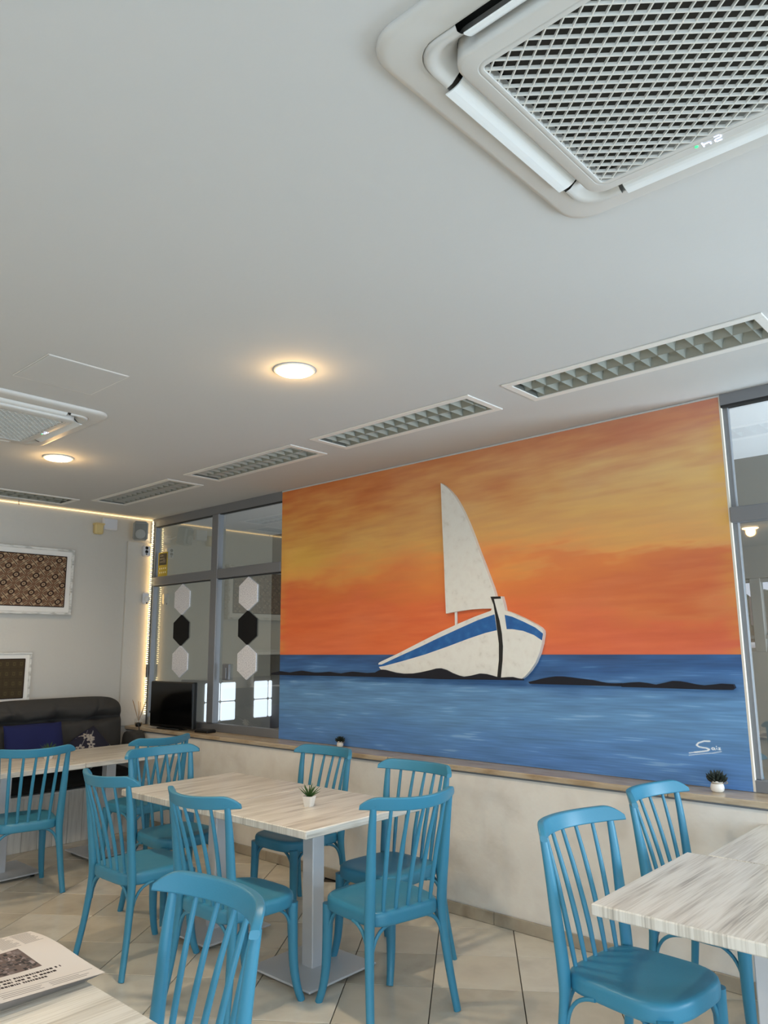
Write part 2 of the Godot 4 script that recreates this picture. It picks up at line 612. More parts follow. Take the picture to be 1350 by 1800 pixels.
# ---------------------------------------------------------------- room
func build_room():
	# floor: a bed of grout, tiles laid on the slant
	var fl = struct("floor", bx(XL - 0.2, XR + 0.2, -0.12, -0.011, ZW - 0.2, ZB + 0.2), M.grout, "floor of pale beige marble tiles laid on the slant")
	var ang = deg_to_rad(54.25)
	var e1 = Vector3(cos(ang), 0, sin(ang))
	var e2 = Vector3(-sin(ang), 0, cos(ang))
	var B = Basis(e1, Vector3.UP, -e2)
	var one = box(ST(), Vector3.ZERO, Vector3(0.3795, 0.01, 0.4065), 0.0014).commit()
	var rest = ST()
	var rest_n = 0
	for k in range(-30, 40):
		for m in range(-30, 40):
			var p: Vector3 = e1 * (-3.837 + 0.384 * (m + 0.5)) + e2 * (-0.185 + 0.411 * (k + 0.5))
			if p.x < XL - 0.15 or p.x > XR + 0.1 or p.z < ZW - 0.18 or p.z > ZB + 0.1: continue
			p.y = -0.005
			if p.x > -6.5 and p.x < 0.0 and p.z < -0.9:
				var o = obj("tile", one, M["tile_%d" % rng.randi_range(0, 4)], fl)
				o.transform = Transform3D(B, p + Vector3(0, rng.randf_range(-0.0006, 0.0), 0))
			else:
				box(rest, p, Vector3(0.3795, 0.01, 0.4065), 0.0014, B)
				rest_n += 1
	var r = obj("tile_field", rest, M.tile_0, fl)
	r.set_meta("kind", "stuff")
	# walls
	struct("wall_front", bx(XL - 0.2, XR + 0.2, 0.0, SILL - 0.032, ZM - 0.07, ZW), M.low_wall, "low white plastered wall with grey stains under the mural")
	var bb = struct("baseboard_front", bx(-6.3, XR, 0.0, 0.066, ZW, ZW + 0.006), M.grout, "beige stone baseboard along the low white wall")
	for i in 24:
		var x0 = -6.3 + 0.405 * i
		obj("tile", bx(x0, x0 + 0.4025, 0.001, 0.068, ZW + 0.004, ZW + 0.014, 0.002), M.base_stone, bb)
	struct("wall_left", bx(XL - 0.2, XL, 0.0, HC, ZM - 0.07, ZB + 0.2), M.wall_white, "white painted left wall behind the bench, washed by a warm light strip")
	var wr = struct("wall_right", bx(XR, XR + 0.2, 0.0, 0.35, ZM - 0.07, ZB + 0.2), M.wall_white, "white wall right of the camera with a wide window")
	obj("lintel", bx(XR, XR + 0.2, 2.35, HC, ZM - 0.07, ZB + 0.2), M.wall_white, wr)
	obj("pier", bx(XR, XR + 0.2, 0.35, 2.35, ZM - 0.07, -3.1), M.wall_white, wr)
	obj("pier", bx(XR, XR + 0.2, 0.35, 2.35, 1.9, ZB + 0.2), M.wall_white, wr)
	var wb = struct("wall_back", bx(XL - 0.2, XR + 0.2, 0.0, 0.6, ZB, ZB + 0.2), M.wall_white, "white wall behind the camera with a wide window")
	obj("lintel", bx(XL - 0.2, XR + 0.2, 2.3, HC, ZB, ZB + 0.2), M.wall_white, wb)
	obj("pier", bx(XL - 0.2, -1.35, 0.6, 2.3, ZB, ZB + 0.2), M.wall_white, wb)
	obj("pier", bx(2.95, XR + 0.2, 0.6, 2.3, ZB, ZB + 0.2), M.wall_white, wb)
	for spec in [["window_3", true], ["window_4", false]]:
		var st = ST()
		if spec[1]:
			for z in [-3.1, -1.85, -0.6, 0.65, 1.86]: box(st, Vector3(XR + 0.1, 1.35, z + 0.02), Vector3(0.05, 2.0, 0.05), 0.004)
			for y in [0.375, 2.325]: box(st, Vector3(XR + 0.1, y, -0.6), Vector3(0.05, 0.05, 4.94), 0.004)
		else:
			for x in [-1.325, 0.1, 1.5, 2.925]: box(st, Vector3(x, 1.45, ZB + 0.1), Vector3(0.05, 1.7, 0.05), 0.004)
			for y in [0.625, 2.275]: box(st, Vector3(0.8, y, ZB + 0.1), Vector3(4.28, 0.05, 0.05), 0.004)
		var w = struct(spec[0], st, M.aluminium, "wide grey framed window letting in daylight " + ("on the right" if spec[1] else "behind the camera"))
		obj("pane", bx(XR + 0.097, XR + 0.103, 0.4, 2.3, -3.05, 1.85) if spec[1] else bx(-1.3, 2.9, 0.65, 2.25, ZB + 0.097, ZB + 0.103), M.glass_clear, w)
	# ceiling with openings for the recessed fittings
	var ce = CSGBox3D.new()
	ce.name = "ceiling"
	ce.size = Vector3(XR - XL + 0.4, 0.12, ZB - ZM + 0.27)
	ce.position = Vector3((XR + XL) * 0.5, HC + 0.06, (ZB + ZM - 0.07 + 0.2 - 0.0) * 0.5)
	ce.material = M.ceiling_white
	add_child(ce)
	tag(ce, "white plastered ceiling with recessed lights", "", "", "structure")
	for c in troffers():
		cut(ce, Vector3(c[0], HC, c[1]), Vector3(c[2] - 0.05, 0.16, c[3] - 0.05))
	for c in cassettes():
		cut(ce, Vector3(c.x, HC, c.z), Vector3(0.80, 0.12, 0.80))
	# boxed pier in the left corner
	struct("trim_1", bx(XL, XL + 0.03, SILL, 2.60, -4.02, -3.745, 0.004), M.wall_white, "shallow white boxed pier in the left corner beside the light strip")
	# stone sill, in lengths
	var s = struct("trim_2", bx(XL, -5.3, SILL - 0.03, SILL, ZM - 0.02, ZW + 0.022, 0.004), M.sill_stone, "long beige stone sill on top of the low white wall")
	for k in [[-5.297, -3.45], [-3.447, -1.6], [-1.597, 0.3], [0.303, XR]]:
		obj("sill_slab", bx(k[0], k[1], SILL - 0.03, SILL, ZM - 0.02, ZW + 0.022, 0.004), M.sill_stone, s)
	obj("sill_seal", bx(XL, XR, SILL - 0.04, SILL - 0.03, ZW, ZW + 0.008), M.aluminium, s)


func cut(ce, at, size):
	var b = CSGBox3D.new()
	b.name = "recess"
	b.size = size
	b.operation = CSGShape3D.OPERATION_SUBTRACTION
	ce.add_child(b, true)
	b.position = at - ce.position


func troffers():   # centre x, centre z, size x, size z
	return [[-1.39, -3.265, 1.23, 0.33], [-2.825, -3.265, 1.23, 0.33], [-4.235, -3.265, 1.23, 0.33], [-5.675, -3.265, 1.23, 0.33], [-6.49, -2.405, 0.33, 1.23]]


func cassettes():
	return [Vector3(-0.53, HC, -1.52), Vector3(-4.325, HC, -1.52)]


# ---------------------------------------------------------------- passage behind the glass
func build_passage():
	struct("wall_passage_end", bx(XL - 0.2, XL, 0.0, HC, ZC - 0.1, ZM - 0.075), M.passage_beige, "beige end wall of the passage seen through the left glass")
	var d = struct("trim_3", bx(XL, XL + 0.012, 0.0, 1.25, ZC, ZM - 0.1), M.passage_dado, "brown painted dado of the passage behind the left glass")
	d.set_meta("kind", "structure")
	# far wall with a window near its right end
	var w = struct("wall_passage_far", bx(XL, -5.5, 0.0, HC, ZC - 0.15, ZC), M.passage_grey, "grey far wall of the passage behind the glass")
	obj("pier", bx(-3.1, -1.72, 0.0, HC, ZC - 0.15, ZC), M.passage_grey, w)
	obj("spandrel", bx(-5.5, -3.1, 0.0, 1.0, ZC - 0.15, ZC), M.passage_grey, w)
	obj("lintel", bx(-5.5, -3.1, 2.4, HC, ZC - 0.15, ZC), M.passage_grey, w)
	var sw = ST()
	for x in [-5.48, -4.3, -3.12]: box(sw, Vector3(x, 1.7, ZC - 0.06), Vector3(0.04, 1.4, 0.05), 0.003)
	for y in [1.02, 2.38]: box(sw, Vector3(-4.3, y, ZC - 0.06), Vector3(2.32, 0.04, 0.05), 0.003)
	var side = struct("window_7", sw, M.aluminium, "wide passage window hidden behind the mural")
	obj("pane", bx(-5.46, -3.14, 1.04, 2.36, ZC - 0.063, ZC - 0.058), M.glass_clear, side)
	obj("lintel", bx(-1.72, 2.5, 2.0, HC, ZC - 0.15, ZC), M.passage_grey, w)
	obj("spandrel", bx(-1.72, 2.5, 0.0, 1.5, ZC - 0.15, ZC), M.passage_grey, w)
	obj("pier", bx(-0.6, 2.5, 1.5, 2.0, ZC - 0.15, ZC), M.passage_grey, w)
	var st = ST()
	box(st, Vector3(-1.61, 1.75, ZC - 0.03), Vector3(0.07, 0.5, 0.06), 0.003)
	box(st, Vector3(-1.25, 1.75, ZC - 0.03), Vector3(0.05, 0.5, 0.06), 0.003)
	for x in [-1.705, -0.615]: box(st, Vector3(x, 1.75, ZC - 0.03), Vector3(0.03, 0.5, 0.06), 0.003)
	for y in [1.515, 1.6, 1.985]: box(st, Vector3(-1.16, y, ZC - 0.03), Vector3(1.06, 0.025, 0.05), 0.003)
	var win = struct("window_5", st, M.passage_grey, "small grey window at the far side of the passage")
	obj("pane", bx(-1.7, -0.62, 1.52, 1.98, ZC - 0.033, ZC - 0.028), M.glass_clear, win)
	var cur = ST()
	box(cur, Vector3(-1.655, 1.78, ZC - 0.075), Vector3(0.05, 0.2, 0.012), 0.005)
	box(cur, Vector3(-1.45, 1.77, ZC - 0.075), Vector3(0.2, 0.17, 0.012), 0.005)
	obj("blind", cur, M.curtain_white, win)
	struct("floor_passage", bx(XL, 2.5, -0.1, 0.0, ZC, ZM - 0.07), M.base_stone, "stone floor of the passage behind the glass")
	struct("ceiling_passage", bx(XL - 0.1, 2.6, HC, HC + 0.1, ZC - 0.15, ZM - 0.07), M.passage_white, "white ceiling of the passage behind the glass")
	var we = struct("wall_passage_near", bx(2.5, 2.6, 0.0, 0.6, ZC - 0.15, ZM - 0.07), M.passage_grey, "right end wall of the passage with a tall window")
	obj("lintel", bx(2.5, 2.6, 2.6, HC, ZC - 0.15, ZM - 0.07), M.passage_grey, we)
	# glass blocks in the end wall: groups of four
	var gw = struct("window_6", bx(XL, XL + 0.014, 0.80, 1.225, ZC + 0.01, ZM - 0.12), M.passage_dado, "groups of four daylit glass blocks behind the left glass")
	for g in 3:
		for i in 2:
			for j in 2:
				var z = -4.05 - 0.64 * g - 0.2 * i
				if g == 0 and i == 0: z -= 0.03
				var y = 0.812 + 0.2 * j
				obj("glass_block", bx(XL + 0.012, XL + 0.035, y, y + 0.19, z - 0.19, z, 0.02), M.glass_block_daylit, gw)
	# greenery outside the small window
	var hs = ST()
	for i in 260:
		var c = Vector3(rng.randf_range(-3.2, 0.8), rng.randf_range(0.0, 2.6), rng.randf_range(-8.3, -7.4))
		if c.y > 2.0 and rng.randf() < 0.5: continue
		box(hs, c, Vector3.ONE * rng.randf_range(0.12, 0.3), 0.05, Basis(Vector3(rng.randf() + 0.1, rng.randf(), rng.randf()).normalized(), rng.randf() * 6.0))
	tag(obj("hedge", hs, M.hedge), "green hedge outside the small passage window", "hedge", "", "stuff")
	struct("ground_outside", bx(-12.0, 10.0, -0.3, -0.13, -12.0, 9.0), M.grout, "ground outside the building")


# ---------------------------------------------------------------- glazing beside the mural
func build_glazing():
	var zf = ZM - 0.05
	var a = struct("window_1", bx(XL, -4.80, 2.77, HC, zf, ZM), M.aluminium, "grey aluminium framed glazing left of the mural")
	obj("bottom_rail", bx(XL, -4.80, SILL, 0.915, zf, ZM, 0.003), M.aluminium, a)
	obj("transom", bx(XL, -4.80, 2.175, 2.26, zf, ZM + 0.012, 0.004), M.aluminium, a)
	obj("jamb", bx(XL, -6.755, 0.915, 2.77, zf, ZM, 0.003), M.aluminium, a)
	obj("mullion", bx(-5.775, -5.675, 0.915, 2.77, zf, ZM + 0.014, 0.006), M.aluminium, a)
	obj("rubber_seal", bx(XL, -4.80, 2.168, 2.175, zf + 0.01, ZM - 0.004), M.aluminium_dark, a)
	obj("rubber_seal", bx(XL, -4.80, 2.763, 2.77, zf + 0.01, ZM - 0.004), M.aluminium_dark, a)
	for r in [[-6.755, -5.775, 0.915, 2.175], [-5.675, -4.80, 0.915, 2.175], [-6.755, -5.775, 2.26, 2.77], [-5.675, -4.80, 2.26, 2.77]]:
		obj("pane", pane(r[0], r[1], r[2], r[3], ZM - 0.03), M.glass_coated, a)
	var b = struct("window_2", bx(-1.25, XR, 2.79, HC, zf, ZM + 0.01), M.aluminium, "grey aluminium framed glazing right of the mural")
	obj("bottom_rail", bx(-1.25, XR, SILL, 0.905, zf, ZM, 0.003), M.aluminium, b)
	obj("transom", bx(-1.25, XR, 2.165, 2.245, zf, ZM + 0.012, 0.004), M.aluminium, b)
	obj("jamb", bx(-1.25, -1.222, 0.905, 2.79, zf, ZM - 0.02, 0.003), M.aluminium, b)
	obj("mullion", bx(0.6, 0.7, 0.905, 2.79, zf, ZM + 0.01, 0.006), M.aluminium, b)
	obj("rubber_seal", bx(-1.25, XR, 2.778, 2.79, zf + 0.01, ZM + 0.004), M.aluminium_dark, b)
	for r in [[-1.222, 0.6, 0.905, 2.165], [0.7, XR, 0.905, 2.165], [-1.222, 0.6, 2.245, 2.79], [0.7, XR, 2.245, 2.79]]:
		obj("pane", pane(r[0], r[1], r[2], r[3], ZM - 0.03), M.glass_coated, b)
	# felt hexagons stuck to the glass
	var rows = [["lowest", "middle", "topmost"], [1.44, 1.73, 2.02]]
	for c in 2:
		for r in 3:
			var black = (r + c) % 2 == 0 if c == 1 else r == 1
			var cx = -6.27 if c == 0 else -5.26
			var st = ST()
			var hex = []
			for q in [[0, 0.147], [-0.127, 0.072], [-0.127, -0.072], [0, -0.147], [0.127, -0.072], [0.127, 0.072]]:
				hex.append(Vector2(q[0], q[1]))
			prism(st, hex, 0.0, 0.009)
			var o = obj("felt_hexagon", st, M.felt_black if black else M.felt_light)
			o.position = Vector3(cx, rows[1][r], ZM - 0.028)
			tag(o, "%s felt hexagon, %s of the column on the %s glass pane" % ["black" if black else "pale grey", rows[0][r], "left" if c == 0 else "right"], "wall panel", "felt hexagons on the left glazing")
	# handle and sticker
	var hd = thing("latch", "grey window latch on the right pane of the left glazing", "handle", Vector3(-5.535, 1.355, ZM - 0.028))
	obj("plate", box(ST(), Vector3(0, 0, 0.012), Vector3(0.095, 0.135, 0.024), 0.005), M.aluminium, hd)
	obj("grip", box(ST(), Vector3(0.012, -0.01, 0.03), Vector3(0.03, 0.1, 0.014), 0.005), M.aluminium, hd)
	var img = Image.create(48, 72, false, Image.FORMAT_RGB8)
	img.fill(Color(0.72, 0.62, 0.10))
	img.fill_rect(Rect2i(4, 4, 40, 34), Color(0.07, 0.065, 0.05))
	for k in 3: img.fill_rect(Rect2i(8, 9 + k * 9, 18 + (k * 7) % 12, 3), Color(0.5, 0.47, 0.4))
	img.fill_rect(Rect2i(24, 22, 14, 10), Color(0.35, 0.33, 0.3))
	for k in 2:
		for q in 4: img.fill_rect(Rect2i(6 + q * 10, 46 + k * 12, 6, 5), Color(0.92, 0.88, 0.7))
	var sm = mat("sticker_print", Color.WHITE, 0.5)
	sm.albedo_texture = ImageTexture.create_from_image(img)
	var sk = obj("window_sticker", card(0.165, 0.24, 0.002), sm)
	sk.position = Vector3(-6.645, 2.385, ZM - 0.028)
	tag(sk, "yellow and black alarm sticker on the upper left glass pane", "sticker")


func pane(x0, x1, y0, y1, z):
	var st = ST()
	var ctr = Vector3(0, 1, z - 5.0)
	quad(st, Vector3(x0, y0, z), Vector3(x1, y0, z), Vector3(x1, y1, z), Vector3(x0, y1, z), ctr)
	return st


# upright card in x,y with uv 0..1 on its front (+z) and some thickness
func card(w, h, t, st = null):
	if st == null: st = ST()
	var n = Vector3(0, 0, 1)
	var p = [Vector3(-w / 2, -h / 2, t), Vector3(w / 2, -h / 2, t), Vector3(w / 2, h / 2, t), Vector3(-w / 2, h / 2, t)]
	var u = [Vector2(0, 1), Vector2(1, 1), Vector2(1, 0), Vector2(0, 0)]
	for k in [0, 2, 1, 0, 3, 2]: vert(st, p[k], n, u[k])
	var c = Vector3(0, 0, t * 0.5)
	for k in 4:
		var a: Vector3 = p[k]
		var b: Vector3 = p[(k + 1) % 4]
		quad(st, a, b, b - n * t, a - n * t, c)
	return st


# ---------------------------------------------------------------- mural and boat
func col_at(stops, t):
	for i in range(1, stops.size()):
		if t <= stops[i][0]:
			var a = stops[i - 1]
			var b = stops[i]
			var f = clampf((t - a[0]) / (b[0] - a[0]), 0.0, 1.0)
			return Vector3(lerpf(a[1], b[1], f), lerpf(a[2], b[2], f), lerpf(a[3], b[3], f))
	var z = stops[-1]
	return Vector3(z[1], z[2], z[3])


func mural_tex():
	var w = 1420
	var h = 800
	# paint colours down the left, the middle and the right of the sky
	var L = [[0.0, 200, 112, 54], [0.06, 206, 118, 60], [0.2, 220, 148, 74], [0.34, 222, 158, 80], [0.44, 236, 178, 94], [0.55, 230, 152, 78], [0.65, 214, 106, 56], [0.8, 220, 110, 60], [1.0, 222, 112, 66]]
	var C = [[0.0, 200, 130, 84], [0.18, 215, 155, 100], [0.32, 218, 165, 105], [0.45, 222, 166, 96], [0.56, 230, 146, 78], [0.66, 226, 132, 70], [0.78, 220, 108, 62], [0.88, 224, 116, 68], [1.0, 224, 110, 68]]
	var R = [[0.0, 198, 134, 110], [0.09, 203, 144, 112], [0.2, 211, 160, 112], [0.32, 221, 178, 118], [0.5, 220, 170, 105], [0.56, 222, 162, 98], [0.60, 212, 122, 72], [0.68, 200, 106, 66], [0.8, 208, 124, 76], [0.89, 206, 102, 66], [1.0, 212, 104, 70]]
	var S = [[0.0, 50, 82, 128], [0.1, 52, 94, 146], [0.22, 70, 112, 164], [0.36, 94, 138, 182], [0.55, 98, 142, 186], [0.75, 88, 132, 182], [1.0, 82, 126, 184]]
	var n1 = noise(0.004, 4, 201)
	var n2 = noise(0.02, 3, 202)
	var n3 = noise(0.06, 2, 203)
	var img = Image.create(w, h, false, Image.FORMAT_RGB8)
	var hor = int(h * (HC - 1.5) / (HC - SILL))
	var gain = 1.08
	var tone = []
	for i in 256: tone.append(lin(i, gain))
	var lut = []
	for s in [L, C, R, S]:
		var row = PackedVector3Array()
		for i in 513:
			var c: Vector3 = col_at(s, i / 512.0)
			row.append(c)
		lut.append(row)
	for y in h:
		var sea = y >= hor
		for x in w:
			var warp: float = n1.get_noise_2d(x * 0.7, y * 1.8)
			var brush: float = n2.get_noise_2d(x * 0.2 + y * 0.1, y * 1.7 + x * 0.03)
			var fine: float = n3.get_noise_2d(x * 0.12, y * 3.0 + x * 0.03)
			var c: Vector3
			if not sea:
				var t = clampf(float(y) / hor + warp * 0.13 + brush * 0.05, 0.0, 1.0)
				var k = int(t * 512.0)
				var f = float(x) / w
				c = lut[0][k].lerp(lut[1][k], f * 2.0) if f < 0.5 else lut[1][k].lerp(lut[2][k], f * 2.0 - 1.0)
				c = c * Vector3(1.0 + brush * 0.03, 1.0 + brush * 0.07 + warp * 0.05, 1.0 + warp * 0.14 + brush * 0.05)
				if f < 0.2:   # a yellow glow on the left, and a yellow edge
					var dx = (f - 0.085) / 0.09
					var dy = (float(y) / hor - 0.44) / 0.1
					c = c.lerp(Vector3(222, 178, 78), 0.6 * exp(-dx * dx - dy * dy))
				var edge: float = maxf(smoothstep(0.965, 1.0, f), 1.0 - smoothstep(0.0, 0.03, f))
				c = c.lerp(Vector3(214, 160, 70), 0.35 * edge * clampf(0.6 + brush * 1.5, 0.0, 1.0))
			else:
				var t = clampf(float(y - hor) / (h - hor) + warp * 0.12 + brush * 0.06, 0.0, 1.0)
				c = lut[3][int(t * 512.0)]
				var s = brush * 0.7 + fine * 0.55
				c = c * (1.0 + s * 0.14)
				var foam = clampf((s - 0.40) * 2.2, 0.0, 0.5) * clampf(float(y - hor) / 60.0, 0.0, 1.0)
				c = c.lerp(Vector3(150, 182, 208), foam)
			img.set_pixel(x, y, Color(tone[clampi(int(c.x), 0, 255)], tone[clampi(int(c.y), 0, 255)], tone[clampi(int(c.z), 0, 255)]))
	# signature in white paint, bottom right: a big S, small letters, two strokes under them
	var white = Color(0.95, 0.96, 0.97)
	stroke(img, [[-1.447, 1.070], [-1.475, 1.069], [-1.505, 1.058], [-1.516, 1.046], [-1.502, 1.038], [-1.467, 1.035], [-1.453, 1.030], [-1.462, 1.023], [-1.50, 1.015], [-1.53, 1.0095]], 0.0036, white)
	stroke(img, [[-1.53, 1.0095], [-1.558, 1.004]], 0.0024, white)
	stroke(img, [[-1.558, 0.993], [-1.50, 1.004], [-1.44, 1.013], [-1.393, 1.025]], 0.0024, white)
	stroke(img, [[-1.428, 1.039], [-1.439, 1.039], [-1.442, 1.033], [-1.434, 1.029], [-1.427, 1.037], [-1.425, 1.029]], 0.0018, white)
	stroke(img, [[-1.417, 1.040], [-1.416, 1.031]], 0.0018, white)
	stroke(img, [[-1.4175, 1.047], [-1.417, 1.0465]], 0.0018, white)
	stroke(img, [[-1.409, 1.041], [-1.399, 1.041], [-1.408, 1.032], [-1.397, 1.033]], 0.0018, white)
	return ImageTexture.create_from_image(img)


func lin(v, gain):   # brightens a seen 0..255 sRGB value by gain in linear light
	var c = Color(clampf(v / 255.0, 0.0, 1.0), 0, 0).srgb_to_linear().r * gain
	return Color(minf(c, 0.9), 0, 0).linear_to_srgb().r


func stroke(img, pts, r, col):
	var w: int = img.get_width()
	var h: int = img.get_height()
	for i in pts.size() - 1:
		for s in 24:
			var t = s / 24.0
			var x: float = (lerpf(pts[i][0], pts[i + 1][0], t) + 4.80) / 3.55 * w
			var y: float = (HC - lerpf(pts[i][1], pts[i + 1][1], t)) / (HC - SILL) * h
			var q: float = r / 3.55 * w
			for yy in range(int(y - q) - 1, int(y + q) + 2):
				for xx in range(int(x - q) - 1, int(x + q) + 2):
					var cover: float = clampf(q + 0.5 - Vector2(xx + 0.5 - x, yy + 0.5 - y).length(), 0.0, 1.0)
					if cover > 0.0 and xx >= 0 and yy >= 0 and xx < w and yy < h: img.set_pixel(xx, yy, img.get_pixel(xx, yy).lerp(col, cover * 0.5))


func poly(a):
	var out = []
	for i in range(0, a.size(), 2): out.append(Vector2(a[i], a[i + 1]))
	return out


func build_mural():
	var m = mat("mural_paint", Color.WHITE, 0.72)
	m.albedo_texture = mural_tex()
	var x0 = -4.80
	var x1 = -1.25
	var mu = thing("mural", "large sunset over blue sea painted across the wall between the glazings", "mural", Vector3((x0 + x1) / 2, SILL + 0.001, ZM - 0.045))
	var st = ST()
	card(x1 - x0, HC - SILL - 0.002, 0.0445, st)
	var pa = obj("painted_panel", st, m, mu)
	pa.position = Vector3(0, (HC - SILL) / 2.0, 0)
	obj("panel_edge", box(ST(), Vector3((x1 - x0) / 2 - 0.004, (HC - SILL) / 2, 0.022), Vector3(0.012, HC - SILL - 0.004, 0.0462), 0.001), M.mural_edge, mu)
	obj("top_bead", box(ST(), Vector3(0, HC - SILL - 0.007, 0.045), Vector3(x1 - x0, 0.01, 0.01), 0.002), M.ceiling_white, mu)
	# boat cut from board and fixed to the mural
	var z = ZM
	var bo = thing("boat_relief", "white and blue wooden sailing boat cut-out mounted on the mural", "wall art", Vector3(0, 0, z))
	obj("sail", prism(ST(), poly([-3.102, 2.655, -3.075, 2.637, -3.043, 2.61, -3.013, 2.579, -2.988, 2.55, -2.964, 2.515, -2.94, 2.475, -2.917, 2.433, -2.876, 2.347, -2.841, 2.263, -2.802, 2.162, -2.764, 2.071, -2.731, 1.987, -2.703, 1.917, -2.685, 1.861, -2.678, 1.785, -2.724, 1.788, -2.806, 1.790, -2.89, 1.788, -2.977, 1.781, -3.04, 1.775, -3.082, 1.769, -3.086, 1.908, -3.089, 2.134, -3.095, 2.317, -3.099, 2.503]), 0.0, 0.028), M.boat_white, bo)
	obj("mast", bx(-3.02, -3.004, 1.66, 1.785, 0.002, 0.018, 0.003), M.boat_white, bo)
	var hu = obj("hull", prism(ST(), poly([-3.692, 1.44, -3.685, 1.447, -3.66, 1.457, -3.507, 1.51, -3.3, 1.588, -3.137, 1.648, -2.98, 1.701, -2.85, 1.741, -2.724, 1.774, -2.702, 1.811, -2.723, 1.862, -2.64, 1.860, -2.626, 1.81, -2.619, 1.772, -2.566, 1.754, -2.49, 1.722, -2.408, 1.682, -2.372, 1.66, -2.357, 1.642, -2.356, 1.621, -2.369, 1.566, -2.389, 1.511, -2.419, 1.455, -2.458, 1.408, -2.497, 1.372, -2.517, 1.36, -2.681, 1.355, -2.991, 1.357, -3.328, 1.362, -3.572, 1.372, -3.65, 1.385, -3.683, 1.413]), 0.0, 0.030), M.boat_white, bo)
	obj("blue_stripe", prism(ST(), poly([-3.692, 1.433, -3.66, 1.434, -3.508, 1.487, -3.301, 1.556, -3.138, 1.614, -2.981, 1.667, -2.83, 1.717, -2.697, 1.751, -2.684, 1.652, -2.77, 1.637, -2.897, 1.605, -3.072, 1.555, -3.267, 1.503, -3.471, 1.458, -3.634, 1.425, -3.683, 1.419]), 0.0298, 0.031), M.boat_blue, hu)
	obj("blue_stripe", prism(ST(), poly([-2.622, 1.745, -2.567, 1.731, -2.491, 1.7, -2.409, 1.662, -2.358, 1.625, -2.367, 1.585, -2.42, 1.618, -2.494, 1.644, -2.57, 1.656, -2.611, 1.657]), 0.0298, 0.031), M.boat_blue, hu)
	obj("stem_line", prism(ST(), poly([-2.723, 1.862, -2.648, 1.860, -2.645, 1.846, -2.698, 1.846, -2.679, 1.772, -2.661, 1.709, -2.648, 1.634, -2.643, 1.552, -2.649, 1.47, -2.667, 1.358, -2.694, 1.358, -2.676, 1.47, -2.672, 1.569, -2.683, 1.668, -2.69, 1.735, -2.702, 1.811]), 0.0298, 0.0315), M.boat_black, hu)
	# black wave boards in front of it
	var waves = [
		["black wavy board under the boat's hull on the mural", [-4.85, 1.36, -4.80, 1.366, -4.742, 1.374, -4.69, 1.369, -4.63, 1.365, -4.56, 1.374, -4.493, 1.381, -4.42, 1.374, -4.348, 1.369, -4.26, 1.372, -4.182, 1.377, -4.12, 1.371, -4.059, 1.367, -4.0, 1.375, -3.939, 1.382, -3.87, 1.378, -3.8, 1.374, -3.709, 1.379, -3.68, 1.392, -3.654, 1.4, -3.62, 1.399, -3.588, 1.393, -3.52, 1.381, -3.45, 1.375, -3.36, 1.378, -3.286, 1.388, -3.21, 1.402, -3.16, 1.413, -3.128, 1.415, -3.08, 1.405, -3.034, 1.386, -2.98, 1.37, -2.942, 1.364, -2.88, 1.372, -2.815, 1.386, -2.77, 1.384, -2.729, 1.376, -2.69, 1.367, -2.661, 1.364, -2.61, 1.368, -2.577, 1.369, -2.54, 1.362, -2.5, 1.358, -2.5, 1.351, -2.764, 1.349, -3.13, 1.345, -3.535, 1.348, -3.987, 1.348, -4.784, 1.344, -4.85, 1.345]],
		["short black wavy board right of the boat on the mural", [-2.48, 1.341, -2.43, 1.352, -2.389, 1.362, -2.34, 1.371, -2.294, 1.377, -2.25, 1.377, -2.202, 1.373, -2.13, 1.366, -2.061, 1.36, -2.01, 1.351, -1.976, 1.346, -1.93, 1.346, -1.893, 1.348, -1.893, 1.331, -2.204, 1.331, -2.47, 1.331]],
		["black wavy board nearest the signature on the mural", [-1.891, 1.347, -1.84, 1.353, -1.795, 1.356, -1.75, 1.352, -1.702, 1.344, -1.65, 1.356, -1.609, 1.366, -1.57, 1.365, -1.536, 1.36, -1.49, 1.351, -1.45, 1.347, -1.40, 1.353, -1.365, 1.358, -1.303, 1.356, -1.297, 1.34, -1.31, 1.329, -1.437, 1.327, -1.703, 1.328, -1.891, 1.328]]]
	for i in 3:
		var o = obj("wave_board", prism(ST(), poly(waves[i][1]), 0.0 if i else 0.031, 0.02 if i else 0.046), M.wave_black)
		o.position = Vector3(0, 0, ZM)
		tag(o, waves[i][0], "wall art", "black wave boards on the mural")


# ---------------------------------------------------------------- ceiling fittings
func rsq(half, r, y, n = 6):
	var out = PackedVector3Array()
	for c in 4:
		var s = [[1, 1], [-1, 1], [-1, -1], [1, -1]][c]
		for k in n + 1:
			var a = PI / 2 * (c + float(k) / n)
			out.append(Vector3(s[0] * (half - r) + cos(a) * r, y, s[1] * (half - r) + sin(a) * r))
	return out


